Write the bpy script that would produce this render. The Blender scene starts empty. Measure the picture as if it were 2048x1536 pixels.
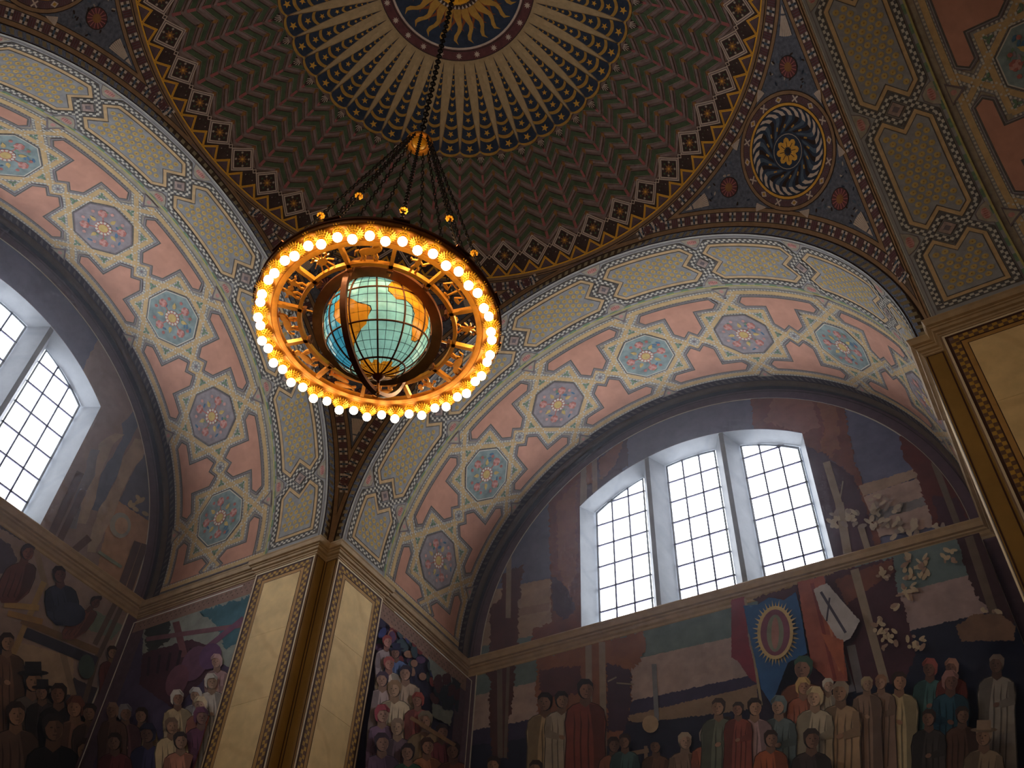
import bpy, bmesh, math, random
from mathutils import Vector, Matrix
from mathutils.geometry import tessellate_polygon
random.seed(7)
scene = bpy.context.scene
C = scene.collection
PI = math.pi
R_ = math.radians
# ------------------------------------------------------------------ camera, world, exposure
A = 5.5                      # half side of the crossing in metres
ZS = 12.374                  # springing height of the arches above the floor
CAM = Vector((0.89890636, -0.89903758, -1.95884622)) * A
ROWS = (Vector((0.86622729, 0.49792971, 0.04142798)), Vector((0.34031752, -0.64867385, 0.68073947)),
        Vector((-0.36583365, 0.57557644, 0.7313532)))
FPX = 1897.72
cam_data = bpy.data.cameras.new('camera')
cam_data.sensor_fit = 'HORIZONTAL'
cam_data.sensor_width = 36.0
cam_data.lens = FPX / 2048 * 36.0
cam_data.clip_end = 200
cam = bpy.data.objects.new('camera', cam_data)
C.objects.link(cam)
rot = Matrix((ROWS[0], ROWS[1], -ROWS[2])).transposed()
cam.matrix_world = Matrix.Translation(CAM + Vector((0, 0, ZS))) @ rot.to_4x4()
scene.camera = cam
world = bpy.data.worlds.new('world')
scene.world = world
world.use_nodes = True
world.node_tree.nodes['Background'].inputs[0].default_value = (0.55, 0.65, 0.85, 1)
world.node_tree.nodes['Background'].inputs[1].default_value = 0.3
vs = scene.view_settings
vs.view_transform = 'Standard'
vs.look = 'None'
vs.gamma = 1.0
vs.use_curve_mapping = False
vs.exposure = 0.15
WINDOW_LIGHT = 8.5
BULB_LIGHT = 14.0
ADDED_FILL = 34.0  # strength of the fill lights added above the chandelier ring
GLOBE_LIGHT = 0.55
cy = scene.cycles
cy.max_bounces = 5
cy.use_light_tree = False
cy.adaptive_threshold = 0.08
cy.adaptive_min_samples = 16
cy.volume_bounces = 0
cy.diffuse_bounces = 3
cy.glossy_bounces = 2
cy.sample_clamp_indirect = 4.0
cy.caustics_reflective = False
cy.caustics_refractive = False
# ------------------------------------------------------------------ materials
MATS = {}
def lin(c):
    return tuple(((x / 255) / 12.92 if x <= 10.31 else ((x / 255 + 0.055) / 1.055) ** 2.4) for x in c)
def M(name, rgb, var=0.16, scale=6.0, rough=0.85, metal=0.0, bump=0.0, emit=None, spec=0.25):
    if name in MATS:
        return MATS[name]
    m = bpy.data.materials.new(name)
    m.use_nodes = True
    nt = m.node_tree
    b = nt.nodes['Principled BSDF']
    col = lin(rgb)
    b.inputs['Roughness'].default_value = rough
    b.inputs['Metallic'].default_value = metal
    b.inputs['Specular IOR Level'].default_value = spec
    tc = nt.nodes.new('ShaderNodeTexCoord')
    n = nt.nodes.new('ShaderNodeTexNoise')
    n.inputs['Scale'].default_value = scale
    n.inputs['Detail'].default_value = 3
    n.inputs['Roughness'].default_value = 0.62
    nt.links.new(tc.outputs['Object'], n.inputs['Vector'])
    r = nt.nodes.new('ShaderNodeValToRGB')
    r.color_ramp.elements[0].position = 0.28
    r.color_ramp.elements[1].position = 0.72
    r.color_ramp.elements[0].color = tuple(max(0, c * (1 - var)) for c in col) + (1,)
    r.color_ramp.elements[1].color = tuple(min(1, c * (1 + var)) for c in col) + (1,)
    nt.links.new(n.outputs['Fac'], r.inputs['Fac'])
    nt.links.new(r.outputs['Color'], b.inputs['Base Color'])
    if bump:
        bp = nt.nodes.new('ShaderNodeBump')
        bp.inputs['Strength'].default_value = bump
        bp.inputs['Distance'].default_value = 0.02
        nt.links.new(n.outputs['Fac'], bp.inputs['Height'])
        nt.links.new(bp.outputs['Normal'], b.inputs['Normal'])
    if emit:
        nt.links.new(r.outputs['Color'], b.inputs['Emission Color'])
        b.inputs['Emission Strength'].default_value = emit
        m.cycles.emission_sampling = 'NONE'
    MATS[name] = m
    return m
def stone(name, rgb, vein, scale=3.0, rough=0.6):
    m = M(name, rgb, 0.12, scale, rough)
    nt = m.node_tree
    b = nt.nodes['Principled BSDF']
    ramp = [n for n in nt.nodes if n.type == 'VALTORGB'][0]
    tc = [n for n in nt.nodes if n.type == 'TEX_COORD'][0]
    w = nt.nodes.new('ShaderNodeTexWave')
    w.bands_direction = 'DIAGONAL'
    w.inputs['Scale'].default_value = 0.5
    w.inputs['Distortion'].default_value = 9
    w.inputs['Detail'].default_value = 3
    nt.links.new(tc.outputs['Object'], w.inputs['Vector'])
    r2 = nt.nodes.new('ShaderNodeValToRGB')
    r2.color_ramp.elements[0].position = 0.0
    r2.color_ramp.elements[0].color = (1, 1, 1, 1)
    r2.color_ramp.elements[1].position = 0.12
    r2.color_ramp.elements[1].color = (0, 0, 0, 1)
    nt.links.new(w.outputs['Fac'], r2.inputs['Fac'])
    mx = nt.nodes.new('ShaderNodeMix')
    mx.data_type = 'RGBA'
    ml = nt.nodes.new('ShaderNodeMath')
    ml.operation = 'MULTIPLY'
    ml.inputs[1].default_value = 0.22
    nt.links.new(r2.outputs['Color'], ml.inputs[0])
    nt.links.new(ml.outputs[0], mx.inputs['Factor'])
    nt.links.new(ramp.outputs['Color'], mx.inputs['A'])
    mx.inputs['B'].default_value = lin(vein) + (1,)
    nt.links.new(mx.outputs['Result'], b.inputs['Base Color'])
    return m
def emitter(name, rgb, strength):
    m = bpy.data.materials.new(name)
    m.use_nodes = True
    b = m.node_tree.nodes['Principled BSDF']
    b.inputs['Base Color'].default_value = tuple(rgb) + (1,)
    b.inputs['Roughness'].default_value = 0.3
    b.inputs['Emission Color'].default_value = tuple(rgb) + (1,)
    b.inputs['Emission Strength'].default_value = strength
    m.cycles.emission_sampling = 'FRONT'
    MATS[name] = m
    return m
# ------------------------------------------------------------------ objects
def tag(o, label=None, cat=None, group=None, kind=None):
    if label: o['label'] = label
    if cat: o['category'] = cat
    if group: o['group'] = group
    if kind: o['kind'] = kind
    return o
def obj(name, me, parent=None, rot=None, loc=None):
    o = bpy.data.objects.new(name, me)
    C.objects.link(o)
    if parent is not None: o.parent = parent
    if rot is not None: o.rotation_euler = rot
    if loc is not None: o.location = loc
    return o
def copy_of(o, parent, rot=None, scale=None):
    c = o.copy()
    C.objects.link(c)
    c.parent = parent
    if rot is not None: c.rotation_euler = rot
    if scale is not None: c.scale = scale
    return c
def copy_tree(o, parent=None):
    c = o.copy()
    C.objects.link(c)
    c.parent = parent
    for ch in list(o.children):
        copy_tree(ch, c)
    return c
class MB:
    """collects polygons with materials, builds one mesh"""
    def __init__(s): s.v = []; s.f = []; s.m = []; s.mats = []; s.smooth = []
    def mi(s, mat):
        if mat not in s.mats: s.mats.append(mat)
        return s.mats.index(mat)
    def poly(s, pts, mat, smooth=False):
        i = len(s.v); s.v += [tuple(p) for p in pts]
        s.f.append(tuple(range(i, i + len(pts)))); s.m.append(s.mi(mat)); s.smooth.append(smooth)
    def grid(s, P, mat, smooth=True, wrap=False):
        """P[i][j] points"""
        i0 = len(s.v); nj = len(P[0]); k = s.mi(mat)
        for row in P: s.v += [tuple(p) for p in row]
        ni = len(P)
        for i in range(ni if wrap else ni - 1):
            for j in range(nj - 1):
                a = i0 + i * nj + j; b = i0 + ((i + 1) % ni) * nj + j
                s.f.append((a, b, b + 1, a + 1)); s.m.append(k); s.smooth.append(smooth)
    def box(s, lo, hi, mat):
        x0, y0, z0 = lo; x1, y1, z1 = hi
        q = [(x0,y0,z0),(x1,y0,z0),(x1,y1,z0),(x0,y1,z0),(x0,y0,z1),(x1,y0,z1),(x1,y1,z1),(x0,y1,z1)]
        for f in ((0,3,2,1),(4,5,6,7),(0,1,5,4),(1,2,6,5),(2,3,7,6),(3,0,4,7)):
            s.poly([q[k] for k in f], mat)
    def prism(s, pts, ext, mat):
        """pts: 3-D polygon, ext: vector"""
        ext = Vector(ext); a = [Vector(p) for p in pts]; b = [p + ext for p in a]
        for t in tessellate_polygon([a]):
            s.poly([a[k] for k in t], mat); s.poly([b[k] for k in reversed(t)], mat)
        for k in range(len(a)):
            l = (k + 1) % len(a); s.poly([a[k], a[l], b[l], b[k]], mat)
    def tube(s, path, r, mat, n=8, closed=False):
        path = [Vector(p) for p in path]; rows = []; N = len(path); up = None
        for i, p in enumerate(path):
            d = (path[(i + 1) % N] - path[i - 1]) if closed or 0 < i < N - 1 else (path[1] - path[0] if i == 0 else path[-1] - path[-2])
            d.normalize()
            if up is None:
                up = d.orthogonal().normalized()
            up = (up - d * up.dot(d)).normalized()
            w = d.cross(up); rr = r[i] if isinstance(r, (list, tuple)) else r
            rows.append([p + (up * math.cos(2 * PI * k / n) + w * math.sin(2 * PI * k / n)) * rr for k in range(n + 1)])
        s.grid(rows, mat, True, closed)
    def sphere(s, c, r, mat, nu=16, nv=10, sq=(1, 1, 1)):
        c = Vector(c)
        s.grid([[c + Vector((r * sq[0] * math.sin(PI * j / nv) * math.cos(2 * PI * i / nu), r * sq[1] * math.sin(PI * j / nv) * math.sin(2 * PI * i / nu), r * sq[2] * math.cos(PI * j / nv))) for j in range(nv + 1)] for i in range(nu)], mat, True, True)
    def lathe(s, prof, mat, n=24, c=(0, 0, 0), M3=None, smooth=True):
        c = Vector(c); P = []
        for i in range(n):
            a = 2 * PI * i / n
            row = []
            for r, z in prof:
                v = Vector((r * math.cos(a), r * math.sin(a), z))
                if M3: v = M3 @ v
                row.append(c + v)
            P.append(row)
        s.grid(P, mat, smooth, True)
    def mesh(s, name='mesh'):
        me = bpy.data.meshes.new(name)
        me.from_pydata(s.v, [], s.f)
        for m in s.mats: me.materials.append(m)
        me.polygons.foreach_set('material_index', s.m)
        me.polygons.foreach_set('use_smooth', s.smooth)
        me.update()
        return me
    def build(s, name, parent=None, rot=None, loc=None):
        return obj(name, s.mesh(name), parent, rot, loc)
# ------------------------------------------------------------------ 2-D painter on curved surfaces
def clip_half(poly, n, c):
    """split poly by n.p <= c ; returns inside, outside"""
    ins, out = [], []
    N = len(poly)
    for i in range(N):
        p, q = poly[i], poly[(i + 1) % N]
        dp = n[0] * p[0] + n[1] * p[1] - c; dq = n[0] * q[0] + n[1] * q[1] - c
        (ins if dp <= 0 else out).append(p)
        if dp == 0: out.append(p)
        if (dp < 0 < dq) or (dq < 0 < dp):
            t = dp / (dp - dq); x = (p[0] + t * (q[0] - p[0]), p[1] + t * (q[1] - p[1]))
            ins.append(x); out.append(x)
    return (ins if len(ins) > 2 else None), (out if len(out) > 2 else None)
def edges_of(conv):
    """half planes n.p<=c of a counter-clockwise convex polygon"""
    a = sum(conv[i][0] * conv[(i + 1) % len(conv)][1] - conv[(i + 1) % len(conv)][0] * conv[i][1] for i in range(len(conv)))
    if a < 0: conv = conv[::-1]
    E = []
    for i in range(len(conv)):
        p, q = conv[i], conv[(i + 1) % len(conv)]
        n = (q[1] - p[1], -(q[0] - p[0]))
        E.append((n, n[0] * p[0] + n[1] * p[1]))
    return E
class Paint:
    def __init__(s, fn, maxlen, step=0.006, keep=None, cut=None):
        s.fn = fn; s.maxlen = maxlen; s.step = step; s.mb = MB()
        s.keep = edges_of(keep) if keep else None; s.cut = edges_of(cut) if cut else None
    def _emit(s, tri, lay, mat):
        st = [tri]
        while st:
            t = st.pop()
            L = [((t[i][0] - t[(i + 1) % 3][0]) ** 2 + (t[i][1] - t[(i + 1) % 3][1]) ** 2, i) for i in range(3)]
            m, i = max(L)
            if m > s.maxlen ** 2:
                a, b, c = t[i], t[(i + 1) % 3], t[(i + 2) % 3]
                h = ((a[0] + b[0]) / 2, (a[1] + b[1]) / 2)
                st += [(a, h, c), (h, b, c)]
            else:
                s.mb.poly([s.fn(p[0], p[1], lay * s.step) for p in t], mat)
    def _tri(s, t, lay, mat):
        pieces = [list(t)]
        if s.keep:
            for n, c in s.keep:
                pieces = [i for i in (clip_half(p, n, c)[0] for p in pieces) if i]
        if s.cut:
            outp = []
            for p in pieces:
                cur = p
                for n, c in s.cut:
                    if cur is None: break
                    cur, o = clip_half(cur, n, c)
                    if o: outp.append(o)
            pieces = outp
        for p in pieces:
            for k in range(1, len(p) - 1):
                s._emit((p[0], p[k], p[k + 1]), lay, mat)
    def poly(s, pts, lay, mat):
        pts = [(float(a), float(b)) for a, b in pts]
        if len(pts) == 3: s._tri(pts, lay, mat); return
        for t in tessellate_polygon([[Vector((a, b, 0)) for a, b in pts]]):
            s._tri([pts[k] for k in t], lay, mat)
    def disc(s, c, r, lay, mat, n=10, ry=None, a0=0.0, rot=0.0):
        ry = r if ry is None else ry
        cr, sr = math.cos(rot), math.sin(rot)
        P = []
        for k in range(n):
            a = a0 + 2 * PI * k / n; x = r * math.cos(a); y = ry * math.sin(a)
            P.append((c[0] + x * cr - y * sr, c[1] + x * sr + y * cr))
        for k in range(1, n - 1): s._tri([P[0], P[k], P[k + 1]], lay, mat)
    def ring(s, c, r0, r1, lay, mat, n=32, a0=0, a1=2 * PI, k=1.0):
        for i in range(n):
            a = a0 + (a1 - a0) * i / n; b = a0 + (a1 - a0) * (i + 1) / n
            q = [(c[0] + r * math.cos(t) * k, c[1] + r * math.sin(t)) for r, t in ((r0, a), (r1, a), (r1, b), (r0, b))]
            s._tri([q[0], q[1], q[2]], lay, mat); s._tri([q[0], q[2], q[3]], lay, mat)
    def line(s, pts, w, lay, mat, closed=False):
        for a, b in offset_quads(pts, w, closed):
            s._tri([a[0], a[1], b[1]], lay, mat); s._tri([a[0], b[1], b[0]], lay, mat)
    def dots(s, pts, off, gap, size, lay, mat, closed=False):
        """small squares on both sides of a polyline"""
        P = list(pts) + ([pts[0]] if closed else [])
        for i in range(len(P) - 1):
            a, b = P[i], P[i + 1]; dx, dy = b[0] - a[0], b[1] - a[1]; L = math.hypot(dx, dy)
            ux, uy = dx / L, dy / L; n = max(1, int(L / gap))
            for k in range(n):
                t = (k + 0.5) / n * L
                for sgn in (-1, 1):
                    x = a[0] + ux * t - uy * off * sgn; y = a[1] + uy * t + ux * off * sgn
                    h = size / 2
                    s.poly([(x - h, y - h), (x + h, y - h), (x + h, y + h), (x - h, y + h)], lay, mat)
    def star(s, c, r, lay, mat, n=5, inner=0.42, a0=0.0, k=1.0):
        P = []
        for i in range(2 * n):
            rr = r if i % 2 == 0 else r * inner; a = a0 + PI * i / n
            P.append((c[0] + rr * math.cos(a) * k, c[1] + rr * math.sin(a)))
        for i in range(2 * n): s._tri([c, P[i], P[(i + 1) % (2 * n)]], lay, mat)
    def build(s, name, parent=None, rot=None): return s.mb.build(name, parent, rot)
def offset_quads(pts, w, closed):
    N = len(pts); out = []
    nrm = []
    segs = N if closed else N - 1
    for i in range(segs):
        a, b = pts[i], pts[(i + 1) % N]; dx, dy = b[0] - a[0], b[1] - a[1]; L = math.hypot(dx, dy) or 1
        nrm.append((-dy / L, dx / L))
    def corner(i):
        if closed: n0, n1 = nrm[i - 1], nrm[i % segs]
        else: n0 = nrm[max(0, i - 1)]; n1 = nrm[min(segs - 1, i)]
        mx, my = n0[0] + n1[0], n0[1] + n1[1]; l = math.hypot(mx, my)
        if l < 0.2: mx, my, l = n1[0], n1[1], 1
        mx /= l; my /= l; c = max(0.35, mx * n1[0] + my * n1[1]); h = w / 2 / c
        p = pts[i % N]
        return ((p[0] + mx * h, p[1] + my * h), (p[0] - mx * h, p[1] - my * h))
    for i in range(segs): out.append((corner(i), corner(i + 1)))
    return out
def along(pts, closed=False):
    P = list(pts) + ([pts[0]] if closed else [])
    return [(P[i], P[i + 1]) for i in range(len(P) - 1)]
def checker(p, pts, w, cell, lay, mwhite, mdark, closed=False, rows=2):
    for si, (a, b) in enumerate(along(pts, closed)):
        dx, dy = b[0] - a[0], b[1] - a[1]; L = math.hypot(dx, dy); ux, uy = dx / L, dy / L
        n = max(1, round(L / cell)); c = L / n; l2 = lay + (si % 2) * 0.5
        def pt(t, o): return (a[0] + ux * t - uy * o, a[1] + uy * t + ux * o)
        p.poly([pt(0, -w / 2), pt(L, -w / 2), pt(L, w / 2), pt(0, w / 2)], l2, mwhite)
        for k in range(n):
            r = k % rows; o0 = -w / 2 + w * r / rows; o1 = o0 + w / rows
            p.poly([pt(k * c, o0), pt((k + 1) * c, o0), pt((k + 1) * c, o1), pt(k * c, o1)], l2 + 0.25, mdark)
# ================================================================== STRUCTURE
m_blue = M('blue_grey_plaster', (152, 152, 152), 0.14, 3)
m_ground = M('bead_ground', (160, 152, 136), 0.2, 9)
m_domebase = M('dome_plaster', (118, 98, 92), 0.25, 4)
m_cornice = M('cornice_stone', (176, 150, 116), 0.14, 5, 0.65)
m_wall = M('wall_plaster', (150, 120, 100), 0.15, 2)
m_pierwall = M('pier_ochre', (150, 116, 58), 0.12, 3, 0.6)
m_cream = stone('cream_marble', (232, 200, 142), (190, 146, 96))
m_floor = stone('floor_travertine', (150, 125, 96), (110, 88, 66))
m_dark = M('umber_line', (48, 34, 28), 0.2, 9)
m_grey = stone('window_stone', (122, 126, 132), (94, 100, 110))
RS = 1.403 * A
R1 = 0.9488 * A; R2 = 0.957 * A; R3 = 0.908 * A
Y0, Y1, Y2, YW = A, 1.25 * A, 1.752 * A, 1.84 * A
# floor
b = MB(); n = 14
b.box((-YW, -YW, -ZS - 0.3), (YW, YW, -ZS), m_floor)
floor = tag(b.build('floor'), 'pale travertine floor of the rotunda', 'floor', kind='structure')
# dome and pendentives: one sphere between the four arches
b = MB()
def sph(az, pol, off=0.0):
    r = RS - off
    return (r * math.sin(pol) * math.cos(az), r * math.sin(pol) * math.sin(az), r * math.cos(pol))
N = 192; NP = 40
rows = []
LIM = Y0 / RS
for i in range(N):
    az = 2 * PI * i / N
    pe = math.asin(LIM)
    rows.append([sph(az, pe * j / NP, -0.012) for j in range(NP + 1)])
b.grid(rows, m_domebase, True, True)
ceiling = tag(b.build('ceiling'), 'painted dome on pendentives with a sunburst at its centre', 'ceiling', kind='structure')
# vaults (soffits of the four arches), pattern for the +y arch, the others turned about z
def soff(r, y):
    return [(-r * math.cos(R_(t)), y, r * math.sin(R_(t))) for t in [-1.5 + 183 * k / 90 for k in range(91)]]
m_edge = M('arch_edge_umber', (82, 66, 52), 0.2, 6)
m_leafdk = M('leaf_band_dark', (50, 40, 48), 0.2, 9)
m_border = M('lunette_border', (98, 76, 90), 0.18, 7)
def vault_mesh():
    b = MB()
    b.grid([soff(R1, Y0), soff(R1, Y1)], m_blue)
    b.grid([soff(R1, Y1), soff(R2, Y1)], m_ground)
    b.grid([soff(R2, Y1), soff(R2, Y2)], m_ground)
    b.grid([soff(R2, Y2), soff(R2, YW)], m_leafdk)
    # roll moulding and border ring on the window wall
    prof = [(R2, YW - 0.30), (R2 - 0.05, YW - 0.27), (R2 - 0.07, YW - 0.22), (R2 - 0.05, YW - 0.17), (R2 - 0.03, YW - 0.15)]
    b.grid([soff(r, y) for r, y in prof], m_edge)
    # arch face (ring standing in the arch plane)
    b.grid([soff(R1, Y0), soff(math.sqrt(RS * RS - Y0 * Y0) + 0.02, Y0)], m_edge, False)
    return b.mesh('vault')
vm = vault_mesh()
vaults = []
for nm, ang, lab in (('right', 0, 'painted barrel vault with octagons over the three light window'),
                     ('left', 90, 'painted barrel vault of the left bay, lit from the right'),
                     ('far_right', -90, 'painted barrel vault in shadow at the far right'),
                     ('near', 180, 'painted barrel vault over the bay behind the viewer')):
    v = tag(obj('ceiling_vault_' + nm, vm, None, (0, 0, R_(ang))), lab, 'vault', kind='structure')
    vaults.append(v)
# piers: one L shaped corner mass, four times
PP = 0.95 * A; PR = 0.965 * A; PE = 1.262 * A
plan = [(-YW, PR), (-PE, PR), (-PE, PP), (-Y0, PP), (-Y0, Y0), (-PP, Y0), (-PP, PE), (-PR, PE), (-PR, YW)]
def pier_mesh():
    b = MB()
    for i in range(len(plan) - 1):
        (x0, y0), (x1, y1) = plan[i], plan[i + 1]
        narrow = math.hypot(x1 - x0, y1 - y0) < 0.4
        b.poly([(x0, y0, -ZS), (x1, y1, -ZS), (x1, y1, 0.0), (x0, y0, 0.0)], m_pierwall if narrow else m_wall)
    top = [Vector((x, y, -0.02)) for x, y in plan] + [Vector((-YW, YW, -0.02))]
    for t in tessellate_polygon([top]): b.poly([top[k] for k in t], m_wall)
    b.poly([(-5.38, 5.52, 0.0), (-5.52, 5.52, 0.0), (-5.52, 5.38, 0.0)], m_edge)
    return b.mesh('pier')
# cornice profile swept along the plan
prof = [(0.0, -0.11), (0.15, -0.11), (0.155, -0.125), (0.14, -0.15), (0.13, -0.225), (0.095, -0.24), (0.095, -0.262), (0.075, -0.27), (0.068, -0.315), (0.035, -0.33), (0.035, -0.365), (0.018, -0.375), (0.018, -0.40), (0.0, -0.41)]
def sweep(path, prof, mat, b, closed=False):
    """offset towards the room: left normal of the path direction is out of the wall"""
    N = len(path); rows = []
    for i in range(N):
        p = path[i]
        d0 = (path[i][0] - path[i - 1][0], path[i][1] - path[i - 1][1]) if i > 0 else None
        d1 = (path[i + 1][0] - path[i][0], path[i + 1][1] - path[i][1]) if i < N - 1 else None
        def nr(d):
            l = math.hypot(*d); return (d[1] / l, -d[0] / l)
        n0 = nr(d0) if d0 else nr(d1); n1 = nr(d1) if d1 else nr(d0)
        mx, my = n0[0] + n1[0], n0[1] + n1[1]; l2 = (mx * mx + my * my)
        k = 2 / l2
        rows.append([(p[0] + mx * k * o, p[1] + my * k * o, z) for o, z in prof])
    for i in range(N - 1): b.grid([rows[i], rows[i + 1]], mat, False)
pm = pier_mesh()
bc = MB(); sweep(plan, prof, m_cornice, bc); cm = bc.mesh('cornice')
m_gold2 = M('ochre_mosaic', (184, 142, 62), 0.2, 9, 0.6)
m_mauve = M('mauve_mosaic', (122, 100, 88), 0.2, 9, 0.7)
m_tan = M('tan_marble_border', (178, 134, 74), 0.14, 5, 0.6)
m_brown = M('brown_line', (70, 44, 34), 0.15, 9, 0.7)
m_pale = M('pale_arris', (224, 204, 170), 0.1, 5, 0.6)
def pil_panel_meshes():
    """L pilaster face: plane y=PP, x from -PE to -Y0"""
    def fn(x, z, o): return (x, PP - o, z)
    xa, xb = -PE + 0.02, -Y0 - 0.015; zt, zb = -0.41, -ZS + 0.4
    p = Paint(fn, 2.0, 0.004)
    def frame(d0, d1, mat, lay):
        p.poly([(xa + d0, zb), (xa + d1, zb), (xa + d1, zt - d1), (xa + d0, zt - d0)], lay, mat)
        p.poly([(xb - d1, zb), (xb - d0, zb), (xb - d0, zt - d0), (xb - d1, zt - d1)], lay, mat)
        p.poly([(xa + d0, zt - d0), (xa + d1, zt - d1), (xb - d1, zt - d1), (xb - d0, zt - d0)], lay, mat)
    frame(0.0, 0.03, m_pale, 2); frame(0.03, 0.07, m_brown, 1); frame(0.07, 0.28, m_mauve, 1.2)
    frame(0.19, 0.205, m_brown, 2); frame(0.205, 0.27, m_tan, 2); frame(0.27, 0.282, m_brown, 2.5)
    d = 0.13
    path = [(xa + d, zb), (xa + d, zt - d), (xb - d, zt - d), (xb - d, zb)]
    checker(p, path, 0.11, 0.065, 2, M('umber_mosaic', (112, 84, 62), .2, 9, .7), m_gold2, rows=2)
    border = p.mb.mesh('panel_border')
    b = MB(); d = 0.282
    z = zt - d; k = 0
    hs = [1.15, 1.3, 1.25, 1.35, 1.2, 1.3, 1.3, 1.3, 1.3]
    slabs = []
    for h in hs:
        if z < zb + 0.05: break
        z1 = max(zb, z - h)
        s = MB(); s.box((xa + d, PP - 0.012, z1 + 0.002), (xb - d, PP + 0.02, z - 0.002), m_cream); slabs.append(s.mesh('marble_slab')); z = z1
    return border, slabs
bord_L, slabs = pil_panel_meshes()
# narrow re-entrant faces: two dark lines each
def narrow_mesh():
    b = MB()
    def fn(y, z, o): return (-Y0 + o, y, z)
    p = Paint(fn, 3.0, 0.003)
    for y0, y1 in ((PP + 0.015, PP + 0.035), (Y0 - 0.045, Y0 - 0.025)):
        p.poly([(y0, -ZS + .4), (y1, -ZS + .4), (y1, -0.37), (y0, -0.37)], 1, m_brown)
    p.poly([(PP + 0.015, -0.42), (Y0 - 0.025, -0.42), (Y0 - 0.025, -0.40), (PP + 0.015, -0.40)], 1, m_brown)
    return p.mb.mesh('inlay_line')
narrow = narrow_mesh()
mirror = Matrix(((0, -1, 0, 0), (-1, 0, 0, 0), (0, 0, 1, 0), (0, 0, 0, 1)))
def mirrored(me):
    m2 = me.copy(); m2.transform(mirror); m2.flip_normals(); return m2
bord_R = mirrored(bord_L); slabs_R = [mirrored(s) for s in slabs]; narrow_R = mirrored(narrow)
# frieze strip under the cornice on the return walls
m_frieze = M('frieze_band', (150, 120, 108), 0.16, 6)
m_line = M('white_paint_line', (206, 200, 190), 0.1, 6)
def frieze_mesh():
    def fn(x, z, o): return (x, PR - o, z)
    p = Paint(fn, 2, 0.003)
    p.poly([(-YW + 0.02, -0.37), (-PE - 0.01, -0.37), (-PE - 0.01, -0.72), (-YW + 0.02, -0.72)], 1, m_frieze)
    x = -YW + 0.15
    while x < -PE - 0.1:
        p.star((x, -0.55), 0.05, 2, m_mauve, 4, 0.4); p.disc((x + 0.06, -0.47), 0.015, 2, m_brown, 5); p.disc((x + 0.06, -0.63), 0.015, 2, m_brown, 5); x += 0.12
    p.poly([(-YW + 0.02, -8), (-YW + 0.36, -8), (-YW + 0.36, -0.72), (-YW + 0.02, -0.72)], 1, m_border)
    return p.mb.mesh('frieze')
fz = frieze_mesh(); fz_R = mirrored(fz)
PIERS = []
for k, (nm, lab) in enumerate((('far', 'corner pier with two cream marble pilasters below the chandelier'),
                              ('left', 'corner pier at the left outside the picture'),
                              ('near', 'corner pier behind the viewer'),
                              ('right', 'corner pier with cream marble pilaster at the right edge'))):
    rz = (0, 0, R_(90 * k))
    pr = tag(obj('pier_' + nm, pm, None, rz), lab, 'pier', kind='structure'); PIERS.append(pr)
    if k == 2: continue
    obj('panel_border', bord_L, pr); obj('panel_border', bord_R, pr)
    for s in slabs: obj('marble_slab', s, pr)
    for s in slabs_R: obj('marble_slab', s, pr)
    obj('inlay_line', narrow, pr); obj('inlay_line', narrow_R, pr)
    obj('frieze', fz, pr); obj('frieze', fz_R, pr)
    tr = tag(obj('trim_%d' % (k + 1), cm, None, rz), ('moulded stone cornice over the pilasters of the central pier', 'moulded stone cornice at the left', '', 'moulded stone cornice over the pilaster at the right edge')[k], 'cornice', kind='structure')
# ------------------------------------------------------------------ window walls
def head(x, top=4.12, Rr=4.28): return top - Rr + math.sqrt(Rr * Rr - x * x)
WX = 2.6
def wall_mesh(window):
    b = MB()
    xs = [-R2 + 2 * R2 * k / 80 for k in range(81)] + ([-WX, WX] if window else [])
    xs = sorted(set(xs))
    for x0, x1 in zip(xs, xs[1:]):
        zt0 = math.sqrt(max(0, R2 * R2 - x0 * x0)) + .01; zt1 = math.sqrt(max(0, R2 * R2 - x1 * x1)) + .01
        if window and -WX <= (x0 + x1) / 2 <= WX: b.poly([(x0, YW, head(x0)), (x1, YW, head(x1)), (x1, YW, zt1), (x0, YW, zt0)], m_wall)
        else: b.poly([(x0, YW, -0.05), (x1, YW, -0.05), (x1, YW, zt1), (x0, YW, zt0)], m_wall)
    b.poly([(-R2 - .1, YW, -ZS), (R2 + .1, YW, -ZS), (R2 + .1, YW, -0.05), (-R2 - .1, YW, -0.05)], m_wall)
    # wall thickness around the opening is built with the window
    return b.mesh('wall')
wmw, wmp = wall_mesh(True), wall_mesh(False)
walls = []
for nm, ang, me, lab in (('right', 0, wmw, 'mural covered end wall with the three light window'), ('left', 90, wmw, 'mural covered end wall at the left edge'),
                         ('far_right', -90, wmp, 'plain end wall of the bay at the far right'), ('near', 180, wmp, 'plain end wall behind the viewer')):
    walls.append(tag(obj('wall_' + nm, me, None, (0, 0, R_(ang))), lab, 'wall', kind='structure'))
def arch_border():
    """painted ring between vault and lunette, with thin white line"""
    def fn(a, r, o): return (-r * math.cos(a), YW - 0.012 - o, r * math.sin(a))
    p = Paint(fn, 0.12, 0.004)
    for k in range(60):
        a0, a1 = PI * k / 60, PI * (k + 1) / 60
        p.poly([(a0, R3), (a1, R3), (a1, R2), (a0, R2)], 0, m_border)
        p.poly([(a0, R3 - 0.01), (a1, R3 - 0.01), (a1, R3 + 0.015), (a0, R3 + 0.015)], 1, m_line)
        p.poly([(a0, R3 + 0.2), (a1, R3 + 0.2), (a1, R3 + 0.215), (a0, R3 + 0.215)], 1, m_dark)
    return p.mb.mesh('lunette_border')
abm = arch_border()
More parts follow.
